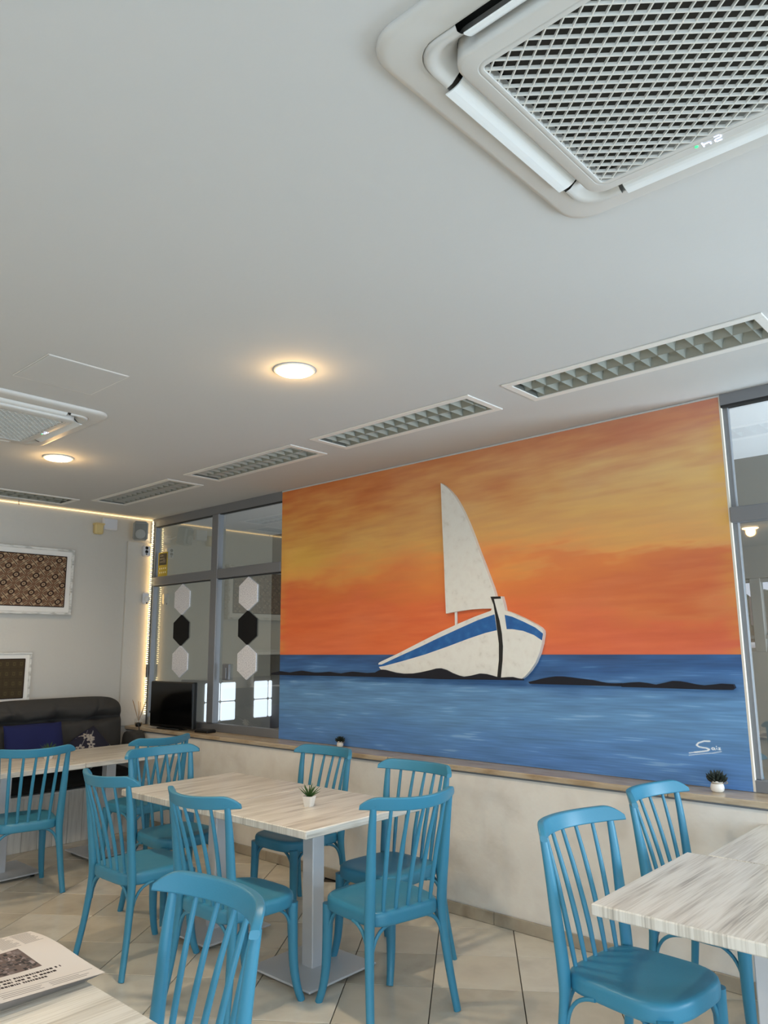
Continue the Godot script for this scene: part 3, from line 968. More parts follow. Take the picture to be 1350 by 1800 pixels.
func build_ceiling_things():
	var ac = cassette()
	ac.position = cassettes()[0]
	dup(ac, cassettes()[1], 0.0, "white ceiling air conditioner above the left tables, by the hatch", "ceiling air conditioners")
	tag(ac, "large white ceiling air conditioner with diamond grille, nearest the camera", "air conditioner", "ceiling air conditioners")
	# recessed louvre fittings
	var names = ["louvred ceiling fitting nearest the right glazing", "louvred ceiling fitting second from the right, above the sail", "louvred ceiling fitting third from the right, above the left end of the mural", "louvred ceiling fitting above the left glazing, by the corner", "louvred ceiling fitting along the left wall, at right angles to the others"]
	var t0 = troffer()
	var tr = troffers()
	t0.position = Vector3(tr[0][0], HC, tr[0][1])
	tag(t0, names[0], "ceiling light", "louvred ceiling fittings")
	for i in range(1, 5):
		dup(t0, Vector3(tr[i][0], HC, tr[i][1]), PI / 2 if i == 4 else 0.0, names[i], "louvred ceiling fittings")
	# round downlights
	var spots = [[Vector3(-2.60, HC, -2.245), "lit round downlight in the middle of the ceiling"], [Vector3(-5.02, HC, -2.225), "lit round downlight in front of the left air conditioner"], [Vector3(-2.60, HC, 0.9), "round downlight behind the camera"], [Vector3(-5.02, HC, 0.9), "round downlight behind the camera near the left wall"], [Vector3(0.9, HC, 0.9), "round downlight right behind the camera"], [Vector3(1.6, HC, -2.24), "round downlight right of the near air conditioner"]]
	var d0 = null
	for s in spots:
		if d0 == null:
			d0 = thing("downlight", s[1], "ceiling light", s[0], 0.0, "round downlights")
			obj("ring", lathe(ST(), [Vector2(0.084, 0.0), Vector2(0.1, 0.0), Vector2(0.1, -0.004), Vector2(0.096, -0.007), Vector2(0.086, -0.008), Vector2(0.084, -0.004)], 40), M.white_plastic, d0)
			obj("diffuser_lamp", lathe(ST(), [Vector2(0.0005, -0.004), Vector2(0.0845, -0.004), Vector2(0.0845, -0.010), Vector2(0.08, -0.013), Vector2(0.05, -0.014), Vector2(0.0005, -0.0145)], 40), M.glow_warm, d0)
		else:
			dup(d0, s[0], 0.0, s[1], "round downlights")
		# one lamp throws its cone down into the room, a faint one wets the ceiling round the lens
		var l = SpotLight3D.new()
		l.name = "downlight_lamp"
		l.light_color = Color(1.0, 0.92, 0.80)
		l.light_energy = 1.25 if s[0].x < -4.0 else 1.75
		l.light_size = 0.08
		l.spot_range = 14.0
		l.spot_angle = 82.0
		l.spot_angle_attenuation = 0.6
		l.spot_attenuation = 2.0
		l.shadow_enabled = true
		add_child(l, true)
		l.position = s[0] + Vector3(0, -0.03, 0)
		l.rotation.x = -PI / 2
		var g = OmniLight3D.new()
		g.name = "downlight_glow"
		g.light_color = Color(1.0, 0.80, 0.52)
		g.light_energy = 0.075
		g.light_size = 0.05
		g.omni_range = 8.0
		g.omni_attenuation = 2.0
		g.shadow_enabled = true
		add_child(g, true)
		g.position = s[0] + Vector3(0, -0.05, 0)
	# access hatch
	var h = thing("access_hatch", "square flush access hatch in the ceiling beside the left air conditioner", "hatch", Vector3(-3.43, HC, -1.555))
	obj("panel", box(ST(), Vector3(0, -0.002, 0), Vector3(0.372, 0.004, 0.382), 0.001), M.ceiling_white, h)
	var st = ST()
	for s in [-1.0, 1.0]:
		box(st, Vector3(s * 0.19, -0.0015, 0), Vector3(0.006, 0.003, 0.394), 0.001)
		box(st, Vector3(0, -0.0015, s * 0.195), Vector3(0.386, 0.003, 0.006), 0.001)
	obj("frame", st, M.white_plastic, h)
	# small hook by the left wall
	var hk = thing("ceiling_hook", "tiny hook hanging from the ceiling by the left wall", "hook", Vector3(-6.72, HC, -2.66))
	obj("stem", tube(ST(), [Vector3(0, 0, 0), Vector3(0, -0.03, 0), Vector3(0.008, -0.042, 0.0), Vector3(0.016, -0.034, 0)], 0.0025, 6), M.aluminium, hk)


func troffer():
	var o = thing("louvre_fitting", "", "")
	var hx = 0.615
	var hz = 0.165
	var ix = 0.575
	var iz = 0.125
	var st = ST()
	for s in [-1.0, 1.0]:
		box(st, Vector3(0, -0.003, s * (hz + iz) / 2), Vector3(hx * 2, 0.007, hz - iz), 0.002)
		box(st, Vector3(s * (hx + ix) / 2, -0.003, 0), Vector3(hx - ix, 0.007, iz * 2), 0.002)
	obj("frame", st, M.white_plastic, o)
	st = ST()
	box(st, Vector3(0, 0.075, 0), Vector3(ix * 2 + 0.02, 0.004, iz * 2 + 0.02))
	for s in [-1.0, 1.0]:
		box(st, Vector3(s * (ix + 0.004), 0.036, 0), Vector3(0.006, 0.078, iz * 2 + 0.02))
		box(st, Vector3(0, 0.036, s * (iz + 0.004)), Vector3(ix * 2 + 0.02, 0.078, 0.006))
	obj("tray", st, M.louvre_tray, o)
	# side reflectors and spine: wedges along x
	for q in [-1, 0, 1]:
		st = ST()
		var z0: float = q * iz
		var r = []
		for x in [-ix, ix]:
			var ring = PackedVector3Array()
			var wz = 0.030
			ring.append(Vector3(x, 0.0, z0))
			ring.append(Vector3(x, 0.022, z0 + (wz * 0.45 if q <= 0 else 0.0)))
			ring.append(Vector3(x, 0.05, z0 + (wz if q <= 0 else 0.0)))
			ring.append(Vector3(x, 0.05, z0 - (wz if q >= 0 else 0.0)))
			ring.append(Vector3(x, 0.022, z0 - (wz * 0.45 if q >= 0 else 0.0)))
			r.append(ring)
		flat_loft(st, r)
		obj("spine" if q == 0 else "side_reflector", st, M.louvre, o)
	var blade = ST()
	var rr = []
	for z in [-iz, iz]:
		rr.append(PackedVector3Array([Vector3(0, 0.0, z), Vector3(0.007, 0.02, z), Vector3(0.02, 0.045, z), Vector3(-0.02, 0.045, z), Vector3(-0.007, 0.02, z)]))
	flat_loft(blade, rr)
	var bm = blade.commit()
	for k in 14:
		var b = obj("louvre_blade", bm, M.louvre, o)
		b.position = Vector3(-ix + ix * 2.0 * (k + 0.5) / 14.0, 0.001, 0)
	return o


func flat_loft(st, rings):
	var n: int = rings[0].size()
	for i in rings.size() - 1:
		var c = Vector3.ZERO
		for p in rings[i]: c += p
		for p in rings[i + 1]: c += p
		c /= float(n * 2)
		for j in n:
			var k = (j + 1) % n
			quad(st, rings[i][j], rings[i][k], rings[i + 1][k], rings[i + 1][j], c)
	for e in [0, rings.size() - 1]:
		var m = Vector3.ZERO
		for p in rings[e]: m += p
		m /= float(n)
		var c = Vector3.ZERO
		for p in rings[rings.size() - 1 - e]: c += p
		c /= float(n)
		for j in n: tri(st, m, rings[e][j], rings[e][(j + 1) % n], c)
	return st


func cassette():
	var o = thing("ceiling_cassette", "", "")
	var rings = []
	for q in [[0.475, 0.085, 0.0], [0.476, 0.085, -0.008], [0.470, 0.082, -0.016], [0.455, 0.078, -0.021], [0.405, 0.07, -0.024], [0.400, 0.07, -0.0245], [0.398, 0.068, -0.022], [0.396, 0.066, 0.03]]:
		rings.append(rsq(q[0], q[1], q[2]))
	obj("outer_panel", loft(ST(), rings, false), M.unit_white, o)
	var st = ST()
	box(st, Vector3(0, 0.035, 0), Vector3(0.79, 0.006, 0.79))
	obj("air_duct", st, M.dark_gap, o)
	# curved corners between the four outlets
	for c in 4:
		st = ST()
		var s = [[1, 1], [-1, 1], [-1, -1], [1, -1]][c]
		var rs = []
		for q in [[0.398, 0.068, 0.02], [0.397, 0.068, -0.024], [0.391, 0.067, -0.034], [0.376, 0.064, -0.030], [0.356, 0.058, -0.014], [0.338, 0.05, 0.012]]:
			var full = rsq(q[0], q[1], q[2])
			var part = PackedVector3Array()
			part.append(Vector3(s[0] * q[0] if c % 2 == 0 else s[0] * 0.275, q[2], s[1] * 0.275 if c % 2 == 0 else s[1] * q[0]))
			for k in 7: part.append(full[c * 7 + k])
			part.append(Vector3(s[0] * 0.275 if c % 2 == 0 else s[0] * q[0], q[2], s[1] * q[0] if c % 2 == 0 else s[1] * 0.275))
			rs.append(part)
		loft(st, rs, false, false)
		obj("corner_piece", st, M.unit_white, o)
	# outlet flaps: left hangs open, the rest tilt less
	for f in 4:
		var tilt = [-0.95, 0.28, 0.12, 0.3][f]    # x-, z+, z-, x+
		var turn = [0.0, PI / 2, -PI / 2, PI][f]
		st = ST()
		var rs = []
		for k in 9:
			var t = k / 8.0
			var ring = PackedVector3Array()
			var wx = 0.078 * t
			var sag = 0.012 * sin(t * PI)
			ring.append(Vector3(wx, -sag, -0.262))
			ring.append(Vector3(wx, -sag, 0.262))
			ring.append(Vector3(wx, -sag + 0.004, 0.262))
			ring.append(Vector3(wx, -sag + 0.004, -0.262))
			rs.append(ring)
		flat_loft(st, rs)
		var fl = obj("flap", st, M.flap_white, o)
		var B = Basis(Vector3.UP, turn)
		if f == 0:
			fl.transform = Transform3D(B * Basis(Vector3.BACK, 0.5), B * Vector3(-0.404, -0.036, 0))
		elif f == 1:
			fl.transform = Transform3D(B * Basis(Vector3.BACK, 0.85), B * Vector3(-0.384, -0.045, 0))
		elif f == 2:
			fl.transform = Transform3D(B * Basis(Vector3.BACK, 0.55), B * Vector3(-0.402, -0.034, 0))
		else:
			fl.transform = Transform3D(B * Basis(Vector3.BACK, -tilt), B * Vector3(-0.402, -0.008, 0))
	# lowered face with its grille
	rings = []
	for q in [[0.335, 0.045, 0.03], [0.338, 0.047, -0.03], [0.337, 0.047, -0.040], [0.330, 0.044, -0.046], [0.302, 0.03, -0.048], [0.300, 0.03, -0.0485], [0.2985, 0.029, -0.046], [0.297, 0.028, -0.0485], [0.287, 0.012, -0.0485], [0.285, 0.010, -0.047], [0.284, 0.010, -0.02]]:
		rings.append(rsq(q[0], q[1], q[2]))
	var face = obj("face_frame", loft(ST(), rings, false), M.unit_white, o)
	obj("filter_screen", box(ST(), Vector3(0, -0.008, 0), Vector3(0.57, 0.004, 0.57)), M.filter, o)
	# diamond lattice of bars
	var g = 0.286
	var px = 0.0425
	var pz = 0.0355
	var yb = -0.0435
	for fam in [-1.0, 1.0]:
		var dir = Vector2(px, pz * fam).normalized()
		var nrm = Vector2(-dir.y, dir.x)
		var step: float = absf(nrm.dot(Vector2(px, 0)))
		var reach: float = absf(nrm.x) * g + absf(nrm.y) * g
		var k0 = int(reach / step)
		for k in range(-k0, k0 + 1):
			var p0 = nrm * (step * k)
			# clip the line to the square
			var lo = -9.0
			var hi = 9.0
			for ax in 2:
				if absf(dir[ax]) > 1e-6:
					var a: float = (-g - p0[ax]) / dir[ax]
					var b: float = (g - p0[ax]) / dir[ax]
					lo = maxf(lo, minf(a, b))
					hi = minf(hi, maxf(a, b))
			if hi - lo < 0.01: continue
			var mid = p0 + dir * (lo + hi) * 0.5
			st = ST()
			var B = Basis(Vector3(dir.x, 0, dir.y), Vector3.UP, Vector3(-dir.y, 0, dir.x))
			box(st, Vector3(mid.x, yb + (0.0005 if fam > 0.0 else 0.0), mid.y), Vector3(hi - lo, 0.008, 0.003), 0.0, B)
			obj("grille_bar", st, M.grille_grey, o)
	# display: 24 in seven segments, read from the far side, and a green lamp
	var segs = {"2": ["a", "b", "g", "e", "d"], "4": ["f", "g", "b", "c"]}
	var where = {"a": [0, 0.018, 1], "g": [0, 0, 1], "d": [0, -0.018, 1], "f": [-0.0085, 0.009, 0], "b": [0.0085, 0.009, 0], "e": [-0.0085, -0.009, 0], "c": [0.0085, -0.009, 0]}
	for i in 2:
		st = ST()
		var ch = ["2", "4"][i]
		for s in segs[ch]:
			var w = where[s]
			var cx: float = -0.018 * (i - 0.5) * 1.6 + w[0] * -1.0
			# upside down for the viewer: +y of the digit runs towards -z
			box(st, Vector3(cx, -0.0487, -0.3125 + 0.002 - w[1] * 0.62 + 0.0), Vector3(0.013 if w[2] else 0.003, 0.001, 0.003 if w[2] else 0.0095))
		obj("display_digit", st, M.glow_digit, o)
	obj("display_lamp", lathe(ST(), [Vector2(0.0004, -0.0495), Vector2(0.0045, -0.0492), Vector2(0.0045, -0.047)], 10, Vector3(-0.038, 0, -0.308)), M.glow_green, o)
	return o


# ---------------------------------------------------------------- left wall
func build_left_wall_things():
	# light strip under the ceiling and down the corner
	var ls = thing("led_strip", "warm light strip along the top of the left wall and down its corner", "light strip", Vector3(XL, 0, 0))
	obj("cove_light", bx(0.004, 0.014, 2.834, 2.842, -4.02, 2.5), M.glow_led, ls)
	obj("tape", bx(0.024, 0.030, 0.93, 2.84, -4.012, -4.0), M.white_plastic, ls)
	var st = ST()
	for i in 96:
		var y = 0.945 + i * 0.0197
		if y > 1.29 and y < 1.40: continue
		box(st, Vector3(0.034, y, -4.004 + 0.003 * (i % 2)), Vector3(0.012, 0.009, 0.016), 0.002)
	var lb = obj("led_light", st, M.glow_bead, ls)
	lb.set_meta("kind", "stuff")
	area_light("cove_lamp", Vector3(XL + 0.03, 2.835, -0.8), Vector3(-0.35, -1, 0).normalized(), Vector2(6.4, 0.015), Color(1.0, 0.82, 0.55), 0.26)
	area_light("corner_lamp", Vector3(XL + 0.06, 1.9, -3.99), Vector3(-0.8, 0, 1).normalized(), Vector2(0.015, 1.85), Color(1.0, 0.80, 0.48), 0.06)
	# framed textiles
	picture("patterned brown textile in a whitewashed frame, upper one on the left wall", -2.02, -3.20, 1.865, 2.46, textile_tex(true), 0.075)
	picture("olive brown textile in a whitewashed frame, just above the sofa back", -2.30, -2.88, 1.10, 1.54, textile_tex(false), 0.06)
	# devices near the corner
	var so = thing("alarm_sounder", "small cream alarm sounder left of the white box on the left wall", "alarm", Vector3(XL, 2.685, -3.43))
	obj("body", box(ST(), Vector3(0.03, 0, 0), Vector3(0.06, 0.1, 0.085), 0.012), M.device_cream, so)
	obj("cap", box(ST(), Vector3(0.034, 0.045, 0), Vector3(0.07, 0.018, 0.095), 0.006), M.device_cream, so)
	var rb = thing("router_box", "square white box under the ceiling on the left wall", "box", Vector3(XL, 2.745, -3.545))
	obj("body", box(ST(), Vector3(0.02, 0, 0), Vector3(0.04, 0.115, 0.15), 0.008), M.device_white, rb)
	obj("cover", box(ST(), Vector3(0.043, 0, 0), Vector3(0.008, 0.1, 0.135), 0.003), M.device_white, rb)
	var sp = thing("loudspeaker", "grey loudspeaker on a bracket in the left corner", "speaker", Vector3(XL, 2.695, -3.81))
	var SB = Basis(Vector3.UP, deg_to_rad(62)) * Basis(Vector3.RIGHT, deg_to_rad(8))
	var sc = Vector3(0.13, 0.0, 0.0)
	obj("cabinet", box(ST(), sc, Vector3(0.14, 0.19, 0.12), 0.022, SB), M.speaker_grey, sp)
	obj("grille", box(ST(), sc + SB * Vector3(0, -0.005, 0.061), Vector3(0.11, 0.15, 0.008), 0.004, SB), M.speaker_mesh, sp)
	obj("woofer", lathe(ST(), [Vector2(0.043, 0), Vector2(0.047, 0.006), Vector2(0.03, 0.006), Vector2(0.0005, 0.003)], 24, sc + SB * Vector3(0, -0.03, 0.062), SB * Basis(Vector3.RIGHT, PI / 2)), M.speaker_grey, sp)
	obj("bracket", tube(ST(), [sc + SB * Vector3(0, 0.0, -0.06), Vector3(0.05, -0.03, -0.10), Vector3(0.0, -0.03, -0.13)], 0.008, 8), M.device_white, sp)
	obj("wall_plate", box(ST(), Vector3(0.006, -0.03, -0.13), Vector3(0.012, 0.08, 0.09), 0.004), M.device_white, sp)
	var de = thing("detector", "white detector box with two black lenses in the left corner", "sensor", Vector3(XL, 2.515, -3.93))
	obj("body", box(ST(), Vector3(0.05, 0, 0), Vector3(0.05, 0.105, 0.08), 0.01), M.device_white, de)
	obj("arm", box(ST(), Vector3(0.015, 0, 0), Vector3(0.03, 0.03, 0.03), 0.003), M.device_white, de)
	var lb2 = Basis(Vector3.BACK, -PI / 2)
	for y in [0.028, -0.01]:
		obj("lens", lathe(ST(), [Vector2(0.016, 0.0), Vector2(0.015, 0.006), Vector2(0.0005, 0.008)], 16, Vector3(0.074, y, 0.01), lb2), M.screen_black, de)
	obj("lens", lathe(ST(), [Vector2(0.007, 0.0), Vector2(0.006, 0.004), Vector2(0.0005, 0.005)], 12, Vector3(0.074, -0.036, 0.01), lb2), M.screen_black, de)
	var pi = thing("motion_sensor", "small domed white motion sensor halfway up the corner strip", "sensor", Vector3(XL + 0.03, 2.05, -3.95))
	obj("body", box(ST(), Vector3(0.02, 0, 0), Vector3(0.04, 0.12, 0.075), 0.016), M.device_white, pi)
	obj("dome", lathe(ST(), [Vector2(0.03, 0.0), Vector2(0.028, 0.012), Vector2(0.018, 0.022), Vector2(0.0005, 0.026)], 20, Vector3(0.038, -0.01, 0), lb2), M.white_plastic, pi)
	obj("eye", lathe(ST(), [Vector2(0.008, 0.0), Vector2(0.006, 0.005), Vector2(0.0005, 0.006)], 12, Vector3(0.04, -0.048, 0.0), lb2), M.screen_black, pi)


func textile_tex(rich):
	var n = 256
	var img = Image.create(n * 2, n, false, Image.FORMAT_RGB8)
	var tan_c = Color(0.66, 0.57, 0.46) if rich else Color(0.33, 0.29, 0.18)
	var brown = Color(0.45, 0.34, 0.26) if rich else Color(0.25, 0.205, 0.13)
	var dark = Color(0.18, 0.11, 0.085) if rich else Color(0.17, 0.14, 0.09)
	var wv = noise(0.2, 2, 5)
	for y in n:
		for x in n * 2:
			var c: Color
			if rich:
				var p = Vector2(x, y) / 42.0
				var q = Vector2(fposmod(p.x + p.y * 0.18, 1.0) - 0.5, fposmod(p.y, 1.0) - 0.5)
				var odd = int(floorf(p.x + p.y * 0.18) + floorf(p.y)) % 2
				var d = q.length()
				var diag = minf(absf(q.x - q.y), absf(q.x + q.y))
				c = brown
				if diag < 0.16: c = tan_c
				if odd != 0:
					if d < 0.34: c = dark
					if d < 0.2: c = tan_c
					if d < 0.1: c = brown
				else:
					if diag < 0.055 and d > 0.22: c = dark
					if d < 0.2: c = brown
			else:
				c = brown
				var gx = x % 64
				var gy = y % 64
				if gx < 2 or gy < 2: c = dark
				if (gx > 20 and gx < 44 and gy > 20 and gy < 44) and not (gx > 25 and gx < 39 and gy > 25 and gy < 39): c = tan_c
				if (gx % 16 < 2) and (gy % 16 < 8): c = c.lerp(tan_c, 0.5)
			c = c * (1.0 + wv.get_noise_2d(x * 3.0, y * 3.0) * 0.25)
			c.a = 1.0
			img.set_pixel(x, y, c)
	return ImageTexture.create_from_image(img)


func picture(label, z0, z1, y0, y1, tex, fw):
	var o = thing("framed_textile", label, "picture", Vector3(XL, (y0 + y1) / 2, (z0 + z1) / 2), PI / 2)
	var w: float = absf(z1 - z0)
	var h: float = y1 - y0
	var ht = w / 2.0
	var hh = h / 2.0
	for s in [-1.0, 1.0]:
		obj("frame_rail", box(ST(), Vector3(0, s * (hh - fw * 0.17), 0.035), Vector3(w, fw * 0.34, 0.07), 0.006), M.frame_wash, o)
		obj("frame_stile", box(ST(), Vector3(s * (ht - fw * 0.17), 0, 0.035), Vector3(fw * 0.34, h - fw * 0.68, 0.07), 0.006), M.frame_wash, o)
	obj("mount", box(ST(), Vector3(0, 0, 0.052), Vector3(w - fw * 0.66, h - fw * 0.66, 0.012)), M.mat_board, o)
	var tm = mat("textile_%d" % int(y0 * 100), Color.WHITE, 0.95)
	tm.albedo_texture = tex
	var t = obj("textile", card(w - fw * 1.9, h - fw * 1.9, 0.004), tm, o)
	t.position = Vector3(0, 0, 0.058)
	var st = ST()
	var tw: float = (w - fw * 1.9) / 2
	var th: float = (h - fw * 1.9) / 2
	for s in [-1.0, 1.0]:
		box(st, Vector3(0, s * th, 0.061), Vector3(tw * 2 + 0.006, 0.008, 0.008), 0.003)
		box(st, Vector3(s * tw, 0, 0.061), Vector3(0.008, th * 2, 0.008), 0.003)
	obj("hem", st, M.textile_hem, o)
	return o


# ---------------------------------------------------------------- bench with cushions
func build_bench():
	var be = thing("bench", "pale wooden bench along the left wall behind the tables", "bench", Vector3(XL, 0, 0))
	uvo = Vector2(0.3, 0.2)
	for i in 22:
		var z = -3.82 + i * 0.122
		obj("plank", bx(0.455, 0.472, 0.0, 0.40, z, z + 0.1195, 0.002, 2), M.bench_wood, be)
	obj("seat_board", bx(0.004, 0.472, 0.40, 0.418, -3.82, -1.14, 0.002, 1), M.bench_wood, be)
	obj("carcass", bx(0.004, 0.455, 0.0, 0.40, -3.82, -1.14), M.bench_wood, be)
	var turn = Basis(Vector3.UP, PI / 2)
	# seat cushions
	var labels = [["charcoal seat cushion on the bench, at its corner end", -3.055], ["charcoal seat cushion on the bench, left of the corner one", -1.85]]
	for l in labels:
		var c = thing("seat_cushion", l[0], "cushion", Vector3(XL + 0.26, 0.496, l[1]), PI / 2, "seat cushions on the bench")
		obj("pad", cushion(ST(), 1.2, 0.5, 0.15, 6.0, null, 40, 24, Basis(Vector3.RIGHT, -PI / 2), Vector3.ZERO, 8.0), M.cloth_black, c)
	var dent = func(u, v):
		var s: float = 0.085 * exp(-pow((v - 0.36) / 0.07, 2.0))
		for k in [-0.62, 0.0, 0.62]:
			s += 0.075 * exp(-pow((u - k) / 0.11, 2.0) - pow((v - 0.40) / 0.16, 2.0))
			s += 0.035 * exp(-pow((u - k) / 0.05, 2.0)) * exp(-pow((v - 0.7) / 0.3, 2.0))
		s -= 0.035 * exp(-pow((v - 0.68) / 0.16, 2.0)) * (0.75 + 0.25 * cos(u * 9.7))
		s += 0.006 * sin(u * 23.0 + v * 5.0) * (1.0 - absf(v))
		return s
	var backs = [["tufted charcoal back cushion at the corner end of the bench", -3.02], ["tufted charcoal back cushion left of the corner one", -1.745]]
	for l in backs:
		var c = thing("back_cushion", l[0], "cushion", Vector3(XL + 0.215, 0.862, l[1]), PI / 2, "back cushions on the bench")
		obj("pad", cushion(ST(), 1.26, 0.57, 0.27, 5.0, dent, 80, 52, Basis(), Vector3.ZERO, 6.0), M.cloth_charcoal, c)
		obj("piping", tube(ST(), [Vector3(-0.48, 0.262, 0.05), Vector3(0, 0.27, 0.055), Vector3(0.48, 0.262, 0.05)], 0.005, 6), M.cloth_charcoal, c)
		c.rotation = Vector3(0, PI / 2, 0)
		c.basis = c.basis * Basis(Vector3.RIGHT, deg_to_rad(-3))
	# scatter pillows
	var n = thing("navy_pillow", "plain navy blue pillow leaning on the charcoal back cushion", "pillow", Vector3(XL + 0.445, 0.785, -2.79), 0)
	n.basis = turn * Basis(Vector3.RIGHT, deg_to_rad(-20))
	obj("cover", cushion(ST(), 0.47, 0.38, 0.15, 2.6, func(u, v): return 0.012 * sin(u * 5.0 + 1.0) * (1.0 - v * v)), M.cloth_navy, n)
	obj("seam", tube(ST(), ring_pts(0.232, 0.187), 0.003, 5), M.cloth_navy, n)
	var fl = thing("floral_pillow", "dark pillow with white flower print beside the navy one", "pillow", Vector3(XL + 0.46, 0.735, -3.26), 0)
	fl.basis = turn * Basis(Vector3.RIGHT, deg_to_rad(-32)) * Basis(Vector3.BACK, 0.5)
	var fm = mat("cloth_floral", Color.WHITE, 0.95)
	fm.albedo_texture = floral_tex()
	fm.uv1_scale = Vector3(2.6, 2.6, 1)
	obj("cover", cushion(ST(), 0.31, 0.29, 0.12, 2.6), fm, fl)
	obj("seam", tube(ST(), ring_pts(0.153, 0.143), 0.003, 5), M.cloth_navy, fl)
	var ck = thing("corner_cushion", "small charcoal cushion wedged between the bench back and the low wall", "cushion", Vector3(XL + 0.32, 0.705, -3.735), PI / 2)
	obj("pad", cushion(ST(), 0.15, 0.25, 0.26, 4.0, null, 16, 12), M.cloth_charcoal, ck)


func ring_pts(a, b):
	var out = []
	for i in 41:
		var t = TAU * i / 40.0
		var c = cos(t)
		var s = sin(t)
		out.append(Vector3(a * signf(c) * pow(absf(c), 0.35), b * signf(s) * pow(absf(s), 0.35), 0))
	return out


func floral_tex():
	var img = Image.create(128, 128, false, Image.FORMAT_RGB8)
	img.fill(Color(0.12, 0.12, 0.19))
	var r = RandomNumberGenerator.new()
	r.seed = 12
	for k in 9:
		var c = Vector2(r.randf() * 128, r.randf() * 128)
		for y in 128:
			for x in 128:
				var d = Vector2(fposmod(x - c.x + 64, 128) - 64, fposmod(y - c.y + 64, 128) - 64)
				var rad = 9.0 + 3.0 * cos(d.angle() * 5.0 + k)
				if d.length() < rad and d.length() > 3.0: img.set_pixel(x, y, Color(0.62, 0.60, 0.58))
				elif absf(d.y - d.x * 0.5) < 0.9 and d.x > 0 and d.x < 26: img.set_pixel(x, y, Color(0.5, 0.5, 0.5))
	return ImageTexture.create_from_image(img)


# ---------------------------------------------------------------- things on the sill
func build_sill_things():
	var tv = thing("television", "black flat television standing on the stone sill in front of the left glazing", "television", Vector3(-6.135, SILL, -3.90), deg_to_rad(2))
	obj("cabinet", box(ST(), Vector3(0, 0.215, -0.012), Vector3(0.66, 0.405, 0.045), 0.008), M.black_plastic, tv)
	obj("screen", box(ST(), Vector3(0, 0.222, 0.0105), Vector3(0.63, 0.365, 0.004), 0.001), M.screen_black, tv)
	obj("stand", box(ST(), Vector3(0, 0.007, -0.01), Vector3(0.34, 0.014, 0.1), 0.004), M.black_plastic, tv)
	var sb = thing("set_top_box", "flat black box on the sill right of the television", "box", Vector3(-5.66, SILL, -3.935), deg_to_rad(4))
	obj("body", box(ST(), Vector3(0, 0.012, 0), Vector3(0.17, 0.024, 0.1), 0.005), M.black_plastic, sb)
	obj("lid", box(ST(), Vector3(0, 0.0255, 0), Vector3(0.15, 0.003, 0.085), 0.001), M.screen_black, sb)
	var df = thing("reed_diffuser", "glass jar of reed sticks on the sill in the left corner", "diffuser", Vector3(-6.665, SILL, -3.885))
	obj("jar", lathe(ST(), [Vector2(0.0005, 0.0), Vector2(0.035, 0.0), Vector2(0.038, 0.008), Vector2(0.038, 0.06), Vector2(0.03, 0.072), Vector2(0.018, 0.076), Vector2(0.018, 0.09)], 20), M.jar_glass, df)
	obj("oil", lathe(ST(), [Vector2(0.0005, 0.004), Vector2(0.032, 0.004), Vector2(0.033, 0.03), Vector2(0.0005, 0.031)], 20), M.oil, df)
	for k in 6:
		var a = 1.05 * k + 0.4
		obj("reed", tube(ST(), [Vector3(0.01 * cos(a), 0.008, 0.01 * sin(a)), Vector3(-0.07 * cos(a), 0.22 + 0.01 * (k % 3), -0.07 * sin(a))], 0.0022, 5), M.reed, df)
	var bt = thing("fairy_light_bottle", "slim bottle where the corner light strip ends on the sill", "bottle", Vector3(-6.60, SILL, -3.965))
	obj("glass", lathe(ST(), [Vector2(0.0005, 0.0), Vector2(0.024, 0.0), Vector2(0.025, 0.008), Vector2(0.022, 0.06), Vector2(0.01, 0.09), Vector2(0.01, 0.12)], 18), M.jar_glass, bt)
	obj("stopper", lathe(ST(), [Vector2(0.0005, 0.115), Vector2(0.009, 0.115), Vector2(0.011, 0.122), Vector2(0.011, 0.135), Vector2(0.0005, 0.137)], 14), M.black_plastic, bt)
	var kb = thing("black_knob", "small round black gadget on the sill edge beside the jar", "gadget", Vector3(-6.60, SILL, -3.845))
	obj("body", lathe(ST(), [Vector2(0.0005, 0.0), Vector2(0.022, 0.0), Vector2(0.026, 0.012), Vector2(0.024, 0.03), Vector2(0.012, 0.038), Vector2(0.0005, 0.039)], 18), M.black_plastic, kb)
	tag(obj("cable", tube(ST(), spline([Vector3(-6.57, SILL + 0.004, -3.83), Vector3(-6.53, SILL + 0.006, -3.812), Vector3(-6.515, SILL - 0.08, -3.814), Vector3(-6.50, 0.68, -3.825), Vector3(-6.47, 0.62, -3.83)]), 0.004, 6), M.black_plastic), "thin black cable hanging over the sill edge by the corner", "cable")
	# succulents
	succulent(Vector3(-4.06, SILL, -3.985), "tiny dark succulent in a white pot on the sill left of the boat", 0.48)
	succulent(Vector3(-1.395, SILL, -3.935), "dark succulent in a rope-tied white pot on the sill under the signature", 0.64)


